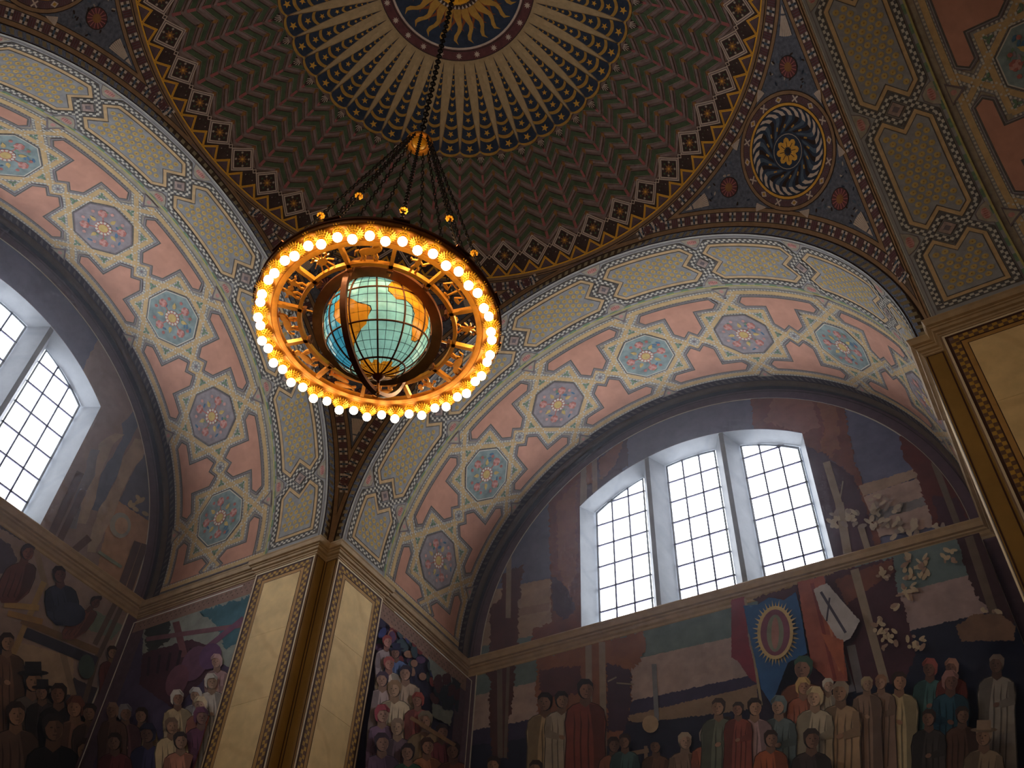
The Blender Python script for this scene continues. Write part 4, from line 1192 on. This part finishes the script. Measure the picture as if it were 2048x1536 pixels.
m.figure((20, 820), 100, (120, 80, 60)); m.figure((620, 880), 70, (110, 46, 44)); m.figure((160, 1040), 130, (96, 84, 80), (158, 112, 84), (40, 36, 42), 1); m.figure((210, 1110), 90, (60, 50, 52), (140, 96, 74), (40, 34, 40), 1); m.figure((300, 1120), 110, (38, 32, 36), (140, 92, 70), (58, 42, 38), 0); m.figure((390, 1200), 110, (140, 90, 70), (160, 112, 84), (120, 62, 50), 2); m.figure((470, 1230), 95, (96, 70, 62), (140, 96, 74), (48, 36, 36)); m.figure((40, 1240), 130, (110, 80, 70)); m.figure((250, 1320), 150, (36, 32, 38), (130, 88, 66), (44, 34, 34)); m.figure((440, 1450), 130, (64, 50, 54))
m.build('wall_mural', 'shadowy mural of builders on scaffolding below the left window')
# return walls of the far pier
keepA = [(-9.76, -7.5), (-6.97, -7.5), (-6.97, -0.74), (-9.76, -0.74)]
m = Mural(fy(PR - 0.006), on_y(PR), keepA)
m.wallshape([(-11, -8), (-6, -8), (-6, 0), (-11, 0)], (80, 64, 104)); m.crop(0, 1000, .349)
m.shape([(820, 700), (1480, 500), (1400, 1000), (1180, 900), (820, 900)], (140, 146, 138), 5); m.shape([(1150, 640), (1460, 540), (1420, 800), (1290, 860), (1240, 720)], (60, 112, 130), 12); m.shape([(830, 730), (970, 690), (980, 800), (850, 900)], (58, 62, 62), 10)
m.shape([(820, 880), (1100, 800), (1240, 850), (1200, 1000), (1000, 1200), (800, 1060)], (84, 42, 58), 4); m.bar((1010, 700), (1060, 900), 40, (126, 70, 76)); m.bar((840, 800), (1390, 720), 26, (130, 78, 90)); m.bar((1000, 1000), (1400, 680), 30, (122, 72, 104))
for k in range(6): m.bar((860 + 60 * k, 900 - 12 * k), (850 + 55 * k, 1010 - 14 * k), 16, (56, 32, 48))
m.ell((1120, 940), 70, 110, (112, 66, 96), 16, .5); m.ell((1020, 1040), 60, 100, (120, 64, 84), 16, .4); m.ell((1210, 900), 60, 80, (104, 62, 110), 16, .5)
for c, h, robe, skin, hair, hat in (((1250, 930), 70, (186, 138, 140), (190, 140, 120), (196, 150, 150), 2), ((1225, 1050), 80, (196, 184, 176), (184, 140, 112), (200, 190, 180), 2), ((1140, 1130), 75, (184, 176, 180), (180, 136, 108), (196, 190, 186), 2), ((1040, 1150), 80, (206, 176, 128), (166, 112, 88), (206, 196, 186), 2), ((840, 1250), 85, (196, 156, 108), (160, 112, 84), (60, 44, 40), 0), ((750, 1240), 85, (120, 70, 76), (150, 104, 84), (140, 136, 150), 2), ((680, 1230), 80, (110, 72, 60), (140, 96, 74), (150, 110, 90), 2), ((1190, 1200), 80, (206, 110, 84), (190, 146, 120), (214, 190, 150), 2), ((1200, 1270), 90, (120, 60, 96), (150, 104, 90), (120, 60, 96), 2), ((900, 1370), 100, (62, 60, 110), (120, 80, 66), (42, 40, 70), 2), ((1040, 1330), 90, (216, 186, 132), (170, 120, 90), (120, 90, 70), 0), ((720, 1420), 95, (130, 56, 62), (150, 104, 84), (60, 44, 40), 0), ((1100, 1420), 95, (200, 120, 90), (176, 128, 100), (60, 44, 44), 0)):
    m.figure(c, h, robe, skin, hair, hat)
m.wallshape([(-9.76, -7.5), (-9.73, -7.5), (-9.73, -0.74), (-9.76, -0.74)], (206, 200, 190)); m.wallshape([(-9.76, -0.765), (-6.9, -0.765), (-6.9, -0.74), (-9.76, -0.74)], (206, 200, 190))
m.build('side_mural', 'narrow violet mural of a crowd left of the cream pilasters')
keepB = [(6.97, -7.5), (9.76, -7.5), (9.76, -0.74), (6.97, -0.74)]
m = Mural(fx(-PR + 0.006), on_x(-PR), keepB)
m.wallshape([(6, -8), (11, -8), (11, 0), (6, 0)], (52, 46, 84)); m.crop(380, 1040, .323)
rn2 = random.Random(9)
for k in range(60): m.ell((1180 + rn2.uniform(-20, 330), 640 + rn2.uniform(-20, 380)), rn2.uniform(14, 34), rn2.uniform(22, 50), ((54, 66, 140), (140, 50, 56), (60, 84, 100), (96, 62, 110), (172, 120, 96))[k % 5], 9, rn2.uniform(-.5, .5))
m.shape([(1450, 850), (1640, 960), (1660, 1100), (1500, 1060)], (128, 140, 136), 6); m.shape([(1480, 1130), (1610, 1190), (1590, 1280), (1480, 1220)], (120, 128, 122), 4)
for k in range(24): m.ell((1550 + rn2.uniform(-60, 90), 1040 + rn2.uniform(-60, 130)), 26, 40, ((84, 40, 48), (40, 48, 62))[k % 2], 9, rn2.uniform(-.5, .5))
for c, h, robe, skin, hair, hat in (((1190, 760), 70, (170, 150, 160), (190, 120, 110), (160, 60, 60), 0), ((1240, 830), 70, (90, 120, 190), (150, 100, 84), (44, 44, 90), 1), ((1190, 900), 80, (216, 196, 180), (196, 126, 110), (190, 80, 80), 0), ((1290, 960), 90, (206, 176, 150), (190, 140, 116), (60, 50, 80), 0), ((1140, 1000), 90, (196, 170, 176), (190, 140, 120), (80, 60, 90), 0), ((1210, 1060), 100, (220, 196, 160), (196, 150, 116), (160, 120, 84), 0), ((1350, 1130), 80, (190, 90, 84), (180, 120, 96), (190, 70, 60), 2), ((1120, 1220), 100, (140, 100, 140), (190, 140, 120), (190, 70, 90), 2), ((1210, 1300), 100, (120, 92, 110), (190, 150, 120), (150, 120, 100), 0), ((1380, 1260), 110, (190, 150, 100), (170, 120, 90), (130, 116, 90), 0), ((1480, 1330), 90, (150, 60, 70), (150, 100, 80), (60, 44, 50), 0), ((1380, 1420), 100, (200, 120, 70), (186, 126, 96), (90, 56, 46), 0), ((1090, 1400), 110, (110, 76, 110), (170, 120, 100), (70, 50, 70), 0), ((1250, 1460), 100, (60, 110, 84), (170, 120, 96), (60, 44, 50), 0), ((1530, 1450), 100, (150, 80, 56), (150, 100, 80), (60, 44, 50), 0)):
    m.figure(c, h, robe, skin, hair, hat)
m.bar((1260, 1250), (1540, 1420), 24, (150, 104, 62))
m.wallshape([(9.73, -7.5), (9.76, -7.5), (9.76, -0.74), (9.73, -0.74)], (206, 200, 190)); m.wallshape([(6.9, -0.765), (9.76, -0.765), (9.76, -0.74), (6.9, -0.74)], (206, 200, 190))
m.build('side_mural', 'narrow indigo mural of a crowd right of the cream pilasters')
# dark frames around the big murals
for i, w in enumerate(walls[:2]):
    for s in (-1, 1):
        f = MB(); f.box((s * 5.185 - .125, YW - .015, -7.6), (s * 5.185 + .125, YW, -0.40), m_border); f.build('mural_frame', w)
        f = MB(); f.box((s * 5.06 - .012, YW - .02, -7.6), (s * 5.06 + .012, YW, -0.40), m_line); f.build('frame_line', w)
# ================================================================== CHANDELIER
g_gold = M('gilt_bronze', (194, 124, 38), 0.18, 12, 0.42, 0.35); g_band = M('gilt_band', (168, 102, 28), 0.2, 12, 0.42, 0.35)
g_gold_d = M('gilt_leaf', (238, 168, 44), 0.15, 16, 0.4, 0.3)
g_bronze = M('dark_bronze', (112, 66, 36), 0.2, 9, 0.45, 0.35)
g_chain = M('blackened_iron', (40, 34, 30), 0.2, 9, 0.5, 0.7)
m_bulb = emitter('lamp_glass', (1.0, 0.80, 0.52), BULB_LIGHT)
CX, CY = -0.0064 * A, 0.002 * A
ch = obj('chandelier', None, loc=(CX, CY, 0)); ZR = -0.476 * A
tag(ch, 'gilded ring chandelier with a lit stained glass globe and 48 bulbs', 'chandelier')
b = MB()
b.lathe([(1.175, ZR + .03), (1.165, ZR - .03), (1.19, ZR - .035), (1.215, ZR - .02), (1.35, ZR - .02), (1.375, ZR - .01), (1.378, ZR + .06), (1.36, ZR + .08), (1.20, ZR + .08), (1.175, ZR + .03)], g_band, 96)
b.build('ring_band', ch)
for r, w, h, nm in ((1.145, .03, .035, 'outer_rail'), (0.872, .022, .03, 'inner_rail')):
    b = MB(); b.lathe([(r - w, ZR - h), (r + w, ZR - h), (r + w, ZR + h), (r - w, ZR + h), (r - w, ZR - h)], g_gold, 96, smooth=False); b.build(nm, ch)
b = MB(); b.lathe([(1.376, ZR + .055), (1.392, ZR + .06), (1.392, ZR + .095), (1.36, ZR + .10)], g_bronze, 96); b.build('rim_moulding', ch)
# spokes and zodiac-like openwork figures (plain cut silhouettes)
sp = MB(); sp.box((0.80, -.022, ZR - .03), (1.175, .022, ZR + .03), g_gold); sp.box((0.80, -.034, ZR - .045), (0.83, .034, ZR + .03), g_bronze); spm = sp.mesh('spoke')
for k in range(12): obj('spoke', spm, ch, (0, 0, R_(15 + 30 * k)))
def sil(parts):
    """parts: ('e',x,y,rx,ry,rot) ellipses and ('l',[(x,y)..],w) limbs in cm; x tangential, y outward from the inner rail"""
    b = MB(); th = .012; n = 0
    for q in parts:
        n += 1; z0 = ZR - th + .0008 * n
        if q[0] == 'e':
            _, x, y, rx, ry, rt = q
            P = []
            for k in range(12):
                a = 2 * PI * k / 12; u, v = rx * math.cos(a), ry * math.sin(a)
                P.append(((x + u * math.cos(rt) - v * math.sin(rt)) * .01, (y + u * math.sin(rt) + v * math.cos(rt)) * .01))
            b.prism([(.89 + py, px, z0) for px, py in P], (0, 0, th * 2), g_gold)
        else:
            pts = [(x * .01, y * .01) for x, y in q[1]]
            for (a0, a1), (b0, b1) in offset_quads(pts, q[2] * .01, False):
                b.prism([(.89 + v, u, z0) for u, v in (a0, a1, b1, b0)], (0, 0, th * 2), g_gold)
    return b.mesh('zodiac_figure')
def beast(horn=0, mane=0, tail=1, fish=0):
    P = [('e', 0, 13, 10, 4.2, .08), ('e', 11, 16, 4, 3.2, .5), ('l', [(9, 14), (12, 17)], 4), ('l', [(8, 10), (9, 5), (8, 1)], 2), ('l', [(6, 10), (5, 5), (6, 1)], 2), ('l', [(-8, 11), (-7, 6), (-9, 1)], 2.2), ('l', [(-6, 10), (-4, 6), (-5, 1)], 2)]
    if tail: P.append(('l', [(-10, 14), (-14, 12), (-15, 7)], 1.2))
    if horn: P += [('l', [(11, 18), (10, 21), (13, 22)], 1.2), ('l', [(13, 18), (15, 20), (17, 19)], 1.2)]
    if mane: P.append(('e', 8.5, 15.5, 5, 4.6, .3))
    return P
def man(x=0, arm=0):
    return [('e', x, 20, 2.2, 2.6, 0), ('e', x, 13.5, 3, 5, 0), ('l', [(x - 1, 10), (x - 3, 5), (x - 2, 1)], 2.2), ('l', [(x + 1, 10), (x + 4, 6), (x + 3, 1)], 2.2), ('l', [(x - 2, 16), (x - 7, 13 + arm), (x - 9, 15 + arm)], 1.5), ('l', [(x + 2, 16), (x + 6, 12 + arm), (x + 9, 14 + arm)], 1.5)]
def arms(n, r): return [('l', [(0, 12), (r * math.cos(a) * .6, 12 + r * math.sin(a) * .6 + 2), (r * math.cos(a), 12 + r * math.sin(a))], 1.1) for a in [2 * PI * (k + .5) / n for k in range(n)]]
crab = [('e', 0, 12, 6, 4.5, 0)] + arms(10, 13) + [('e', -8, 18, 2.2, 1.4, .6), ('e', 8, 18, 2.2, 1.4, -.6)]
scorp = [('e', 0, 11, 3, 5, 0)] + arms(8, 9) + [('l', [(0, 15), (2, 19), (6, 21), (9, 18)], 1.6), ('l', [(-1, 6), (-5, 3), (-6, 0)], 1.5), ('l', [(1, 6), (5, 3), (6, 0)], 1.5)]
fishes = [('e', -3, 15, 11, 2.6, .15), ('e', 4, 7, 11, 2.6, -.1), ('l', [(-13, 13), (-17, 16)], 2), ('l', [(-13, 13), (-17, 10)], 2), ('l', [(14, 6), (18, 9)], 2), ('l', [(14, 6), (18, 3)], 2)]
scales = [('l', [(-12, 18), (12, 18)], 1.4), ('l', [(0, 21), (0, 3)], 1.4), ('e', -11, 9, 5, 1.8, 0), ('e', 11, 9, 5, 1.8, 0), ('l', [(-12, 18), (-15, 10)], .7), ('l', [(-12, 18), (-7, 10)], .7), ('l', [(12, 18), (15, 10)], .7), ('l', [(12, 18), (7, 10)], .7), ('e', 0, 3, 5, 1.4, 0)]
archer = beast(0, 0, 1) + [('l', [(8, 15), (9, 21)], 3), ('e', 9.5, 23, 1.8, 2, 0), ('l', [(9, 19), (15, 19)], 1.2), ('l', [(14, 24), (17, 19), (14, 14)], 1)]
ZOD = [man(0, 4), man(-3, -2) + [('e', 9, 12, 3, 4, 0)], beast(1, 0, 0), fishes, beast(1, 0, 1), beast(1, 1, 1), man(-7, 0) + man(7, 2), crab, beast(0, 1, 1), man(0, 1) + [('l', [(6, 14), (12, 20)], 1.2)], scales, scorp]
for k in range(12):
    a = {0: 60}.get(k, 60 + 30 * k)
    obj('zodiac_figure', sil(ZOD[k] if k != 0 else archer), ch, (0, 0, R_(a)))
# bulbs in leafy cups
cup = MB()
for j, (r, z, n) in enumerate(((.108, .020, 20), (.085, .004, 16), (.060, -.012, 12))):
    for k in range(n):
        a = 2 * PI * (k + .5 * j) / n; d = Vector((math.cos(a), math.sin(a), 0)); t = Vector((-math.sin(a), math.cos(a), 0)); w = PI * r / n
        c0 = d * .02 + Vector((0, 0, z + .006)); c1 = d * (r * .72) + Vector((0, 0, z - .006)); c2 = d * r + Vector((0, 0, z + .010))
        e0 = Vector((0, 0, -.006))
        for q in (-1, 1):
            cup.poly([c0, c1 + e0, c1 + t * (w * .92 * q)], g_gold_d); cup.poly([c1 + e0, c2, c1 + t * (w * .92 * q)], g_gold_d)
cup.lathe([(0.0, -.05), (.026, -.05), (.034, -.03), (.030, -.005), (.03, .02), (.02, .05)], g_gold_d, 16)
cupm = cup.mesh('bulb_cup')
bl = MB(); bl.sphere((0, 0, 0), .052, m_bulb, 12, 7); blm = bl.mesh('bulb')
for i in range(48):
    a = R_(287.58 + 7.5 * i); z = (-0.4954 if i % 2 == 0 else -0.5069) * A
    c = obj('bulb_cup', cupm, ch, loc=(1.29 * math.cos(a), 1.29 * math.sin(a), z + .085)); c.rotation_euler = (0, 0, a)
    obj('bulb', blm, c, loc=(0, 0, -.085))
    if i % 2:
        st = MB(); st.tube([(0, 0, .03), (0, 0, .11)], .018, g_gold, 8); obj('stem', st.mesh('stem'), c)
for k in range(6):  # invented point lights above the ring, added to brighten dome and piers
    ld = bpy.data.lights.new('added_fill_light', 'POINT'); ld.energy = ADDED_FILL; ld.color = (1.0, .74, .42); ld.shadow_soft_size = .06
    lo = bpy.data.objects.new('added_fill_light', ld); C.objects.link(lo); lo.parent = ch
    lo.location = (1.27 * math.cos(R_(60 * k + 30)), 1.27 * math.sin(R_(60 * k + 30)), ZR + .2)
# globe
gc = Vector((0, 0, -0.477 * A)); gr = .592
pS = Vector((-0.105, 0.395, -0.912)).normalized(); nz = -pS
vc = (CAM - (gc + Vector((CX, CY, 0)))).normalized(); vx = (vc - nz * vc.dot(nz)).normalized(); vy = nz.cross(vx)
lon0 = -29.0
gx = vx * math.cos(R_(-lon0)) + vy * math.sin(R_(-lon0)); gy = nz.cross(gx)
def gp(lon, lat, r=gr):
    cl = math.cos(R_(lat)); d = gx * (cl * math.cos(R_(lon))) + gy * (cl * math.sin(R_(lon))) + nz * math.sin(R_(lat))
    return tuple(d * r)
def glowglass(name, rgb, k, var=.2):
    m = M(name, rgb, var, 7, 0.25, 0, 0, GLOBE_LIGHT * k, .5); return m
g_sea = glowglass('globe_sea_glass', (150, 204, 186), 1.0); g_sea2 = glowglass('globe_deep_sea_glass', (70, 160, 186), .9); g_land = glowglass('globe_land_glass', (222, 140, 34), .75, .3); g_pale = glowglass('globe_pale_glass', (196, 214, 170), 1.2)
globe = obj('globe', None, ch, loc=gc)
LATS = (-90, -60, -20, 20, 60, 90)
for li in range(5):
    for k in range(12):
        l0 = lon0 + .0 - 15 + 30 * k - 15 + 15; la0, la1 = LATS[li], LATS[li + 1]
        deep = (li in (1, 2) and k in (10,)) or (li == 1 and k == 9)
        g = MB(); nn = 6
        g.grid([[gp(l0 + 30 * i / nn, la0 + (la1 - la0) * j / nn) for j in range(nn + 1)] for i in range(nn + 1)], g_sea2 if deep or li == 3 and k in (8, 9, 10) else g_sea, True)
        g.build('glass_pane', globe)
LAND = {'continent': [[(-80, 8), (-72, 12), (-60, 9), (-50, 1), (-36, -5), (-35, -9), (-39, -15), (-42, -23), (-48, -27), (-53, -34), (-58, -38), (-63, -41), (-66, -46), (-69, -52), (-74, -52), (-74, -42), (-71, -30), (-70, -19), (-77, -12), (-81, -5), (-78, 2)],
                      [(-17, 14), (-16, 22), (-10, 31), (0, 36), (10, 37), (20, 32), (32, 31), (37, 21), (43, 12), (51, 12), (42, -1), (40, -12), (35, -20), (32, -28), (26, -34), (18, -34), (14, -24), (12, -15), (13, -6), (9, 2), (3, 6), (-8, 5)],
                      [(-84, 10), (-97, 16), (-106, 23), (-115, 32), (-124, 42), (-130, 55), (-160, 60), (-160, 70), (-120, 72), (-85, 70), (-60, 55), (-65, 46), (-75, 38), (-81, 28), (-90, 30), (-97, 26), (-90, 18)],
                      [(115, -34), (114, -24), (122, -17), (131, -12), (142, -11), (146, -19), (153, -27), (149, -37), (138, -35), (129, -32)],
                      [(-9, 38), (-8, 44), (0, 50), (10, 55), (25, 60), (40, 68), (100, 74), (170, 66), (140, 50), (120, 30), (105, 12), (80, 12), (60, 24), (45, 36), (30, 37), (15, 40)]]}
m_out = M('globe_outline', (40, 30, 24), .1, 8)
for pl in LAND['continent']:
    q = Paint(lambda a, b_, o: gp(a, b_, gr + o), 5.0, .002)
    q.poly(rough(pl, 1.0, 5, 5), 1.5, g_land); q.line(pl, 1.1, 1.0, m_out, True); q.build('continent', globe)
q = MB(); ring_ = [(-90 + 0, 0)]
rn3 = random.Random(2); edge = [-66 + rn3.uniform(-4, 3) + (5 if 290 < k * 7.5 < 310 else 0) for k in range(48)]
for k in range(48):
    l0, l1 = k * 7.5, (k + 1) * 7.5
    for j in range(4):
        f0, f1 = j / 4, (j + 1) / 4
        q.poly([gp(l0, -90 + (edge[k] + 90) * f0, gr + .003), gp(l1, -90 + (edge[(k + 1) % 48] + 90) * f0, gr + .003), gp(l1, -90 + (edge[(k + 1) % 48] + 90) * f1, gr + .003), gp(l0, -90 + (edge[k] + 90) * f1, gr + .003)], g_land)
q.build('continent', globe)
for k in range(12):
    b = MB(); l = lon0 + 30 * k; b.tube([gp(l, -89 + 178 * j / 36, gr + .005) for j in range(37)], .0105, g_bronze, 6); b.build('meridian_rib', globe)
for la in (-60, -20, 20, 60):
    b = MB(); b.tube([gp(360 * j / 60, la, gr + .005) for j in range(60)], .0105, g_bronze, 6, True); b.build('parallel_rib', globe)
b = MB()
for k in range(36):
    if k % 3: b.tube([gp(lon0 + 10 * k, (-86 if k % 3 == 2 and False else -80) + 160 * j / 30, gr + .002) for j in range(31)], .0028, m_out, 4)
for la in (-70, -50, -40, -30, -10, 0, 10, 30, 40, 50, 70): b.tube([gp(360 * j / 60, la, gr + .002) for j in range(60)], .0028, m_out, 4, True)
tag(b.build('fine_leading', globe), kind='stuff')
Mz = pS.to_track_quat('Z', 'Y').to_matrix()
b = MB(); b.lathe([(.0, .70), (.02, .69), (.018, .66), (.05, .64), (.075, .61), (.06, .585), (0, .58)], g_bronze, 20, (0, 0, 0), Mz); b.build('pole_cap', globe)
def ring_mb(nrm, r0, r1, h, mat, n=96):
    Mq = Vector(nrm).normalized().to_track_quat('Z', 'Y').to_matrix(); b = MB()
    b.lathe([(r0, -h), (r1, -h), (r1, h), (r0, h), (r0, -h)], mat, n, (0, 0, 0), Mq, False); return b
ring_mb((-0.0967, 0.2256, 0.9695), .618, .732, .03, g_bronze).build('horizon_ring', ch, loc=gc)
ring_mb((0.9757, 0.2025, -0.0842), .757, .80, .034, g_bronze).build('meridian_ring', ch, loc=gc)
# little brackets from meridian ring to spokes
for k in range(4):
    a = R_(45 + 90 * k); b = MB(); b.tube([(.73 * math.cos(a), .73 * math.sin(a), ZR), (.87 * math.cos(a), .87 * math.sin(a), ZR)], .012, g_gold, 6); b.build('bracket', ch)
b = MB(); b.tube([tuple(pS * .69 + gc), tuple(pS * .78 + gc + Vector((0, 0, -.02)))], .014, g_gold, 8); b.sphere(tuple(pS * .80 + gc + Vector((0, 0, -.02))), .022, g_gold, 10, 8); b.build('finial', ch)
# hub and chains
ZH = 0.285 * A
b = MB(); b.lathe([(0, ZH - .12), (.05, ZH - .11), (.10, ZH - .06), (.12, ZH), (.10, ZH + .06), (.05, ZH + .10), (0, ZH + .11)], g_gold_d, 28); b.lathe([(.115, ZH - .045), (.19, ZH - .06), (.20, ZH - .04), (.19, ZH - .02), (.115, ZH - .03)], g_gold, 28)
b.build('hub', ch)
def chain(p0, p1, link=.085, wire=.008, width=.021):
    p0, p1 = Vector(p0), Vector(p1); d = p1 - p0; L = d.length; d.normalize(); u = d.orthogonal().normalized(); w = d.cross(u); n = int(L / (link * .78)); b = MB(); st = L / n
    for i in range(n):
        c = p0 + d * (st * (i + .5)); a, = (u if i % 2 else w),
        path = []
        for k in range(8):
            t = 2 * PI * k / 8; path.append(c + d * (link / 2 * math.cos(t)) + a * (width * math.sin(t)))
        b.tube(path, wire, g_chain, 4, True)
    return b
for k in range(12):
    a = R_(15 + 30 * k)
    q = chain((.17 * math.cos(a), .17 * math.sin(a), ZH - .05), (1.33 * math.cos(a), 1.33 * math.sin(a), ZR + .10)); q.build('chain', ch)
    pl = MB(); pl.box((1.25, -.09, ZR + .095), (1.41, .09, ZR + .115), g_bronze); obj('anchor_plate', pl.mesh('anchor_plate'), ch, (0, 0, R_(15 + 30 * k)))
    f = .88 if k % 3 == 1 else .76
    c = Vector((.17 + (1.33 - .17) * f, 0, ZH - .05 + (ZR + .10 - ZH + .05) * f))
    ro = MB()
    for j in range(8):
        t = 2 * PI * j / 8; e = Vector((.034 * math.cos(t), .034 * math.sin(t), .012)); ro.sphere(c + e, .016, g_gold_d, 8, 6)
    ro.sphere(c, .024, g_gold_d, 10, 8); ro.tube([c + Vector((0, 0, .04)), c + Vector((0, 0, -.05))], .012, g_gold_d, 6)
    obj('chain_rosette', ro.mesh('chain_rosette'), ch, (0, 0, a))
chain((0, 0, RS - .25), (0, 0, ZH + .09), .13, .016, .036).build('hanging_chain', ch)
b = MB(); b.lathe([(.0, RS - .32), (.10, RS - .30), (.20, RS - .20), (.34, RS - .12), (.40, RS - .03), (.40, RS)], g_gold_d, 40)
for k in range(20):
    a = 2 * PI * k / 20; b.tube([(.1 * math.cos(a), .1 * math.sin(a), RS - .31), (.24 * math.cos(a), .24 * math.sin(a), RS - .2), (.39 * math.cos(a), .39 * math.sin(a), RS - .05)], .014, g_gold_d, 5)
b.build('ceiling_boss', ch)
# ------------------------------------------------------------------ bright haze hanging in the two window bays
hm = bpy.data.materials.new('haze'); hm.use_nodes = True; nt = hm.node_tree; nt.nodes.clear()
ho = nt.nodes.new('ShaderNodeOutputMaterial'); hs = nt.nodes.new('ShaderNodeVolumeScatter')
hs.inputs['Density'].default_value = 0.011; hs.inputs['Anisotropy'].default_value = 0.5; hs.inputs['Color'].default_value = (.86, .88, 1, 1)
nt.links.new(hs.outputs[0], ho.inputs['Volume'])
for ang, lab in ((0, 'thin daylight haze in the bay of the right window'), (90, 'thin daylight haze in the bay of the left window')):
    b = MB(); b.box((-PR, Y0, -ZS + .01), (PR, YW - .03, R2 - .05), hm); h = b.build('haze', None, (0, 0, R_(ang)))
    tag(h, lab, 'haze', 'daylight haze in the window bays', 'stuff')
# ------------------------------------------------------------------ lift the whole place onto the floor level
for o in scene.objects:
    if o.parent is None and o.type != 'CAMERA': o.location.z += ZS
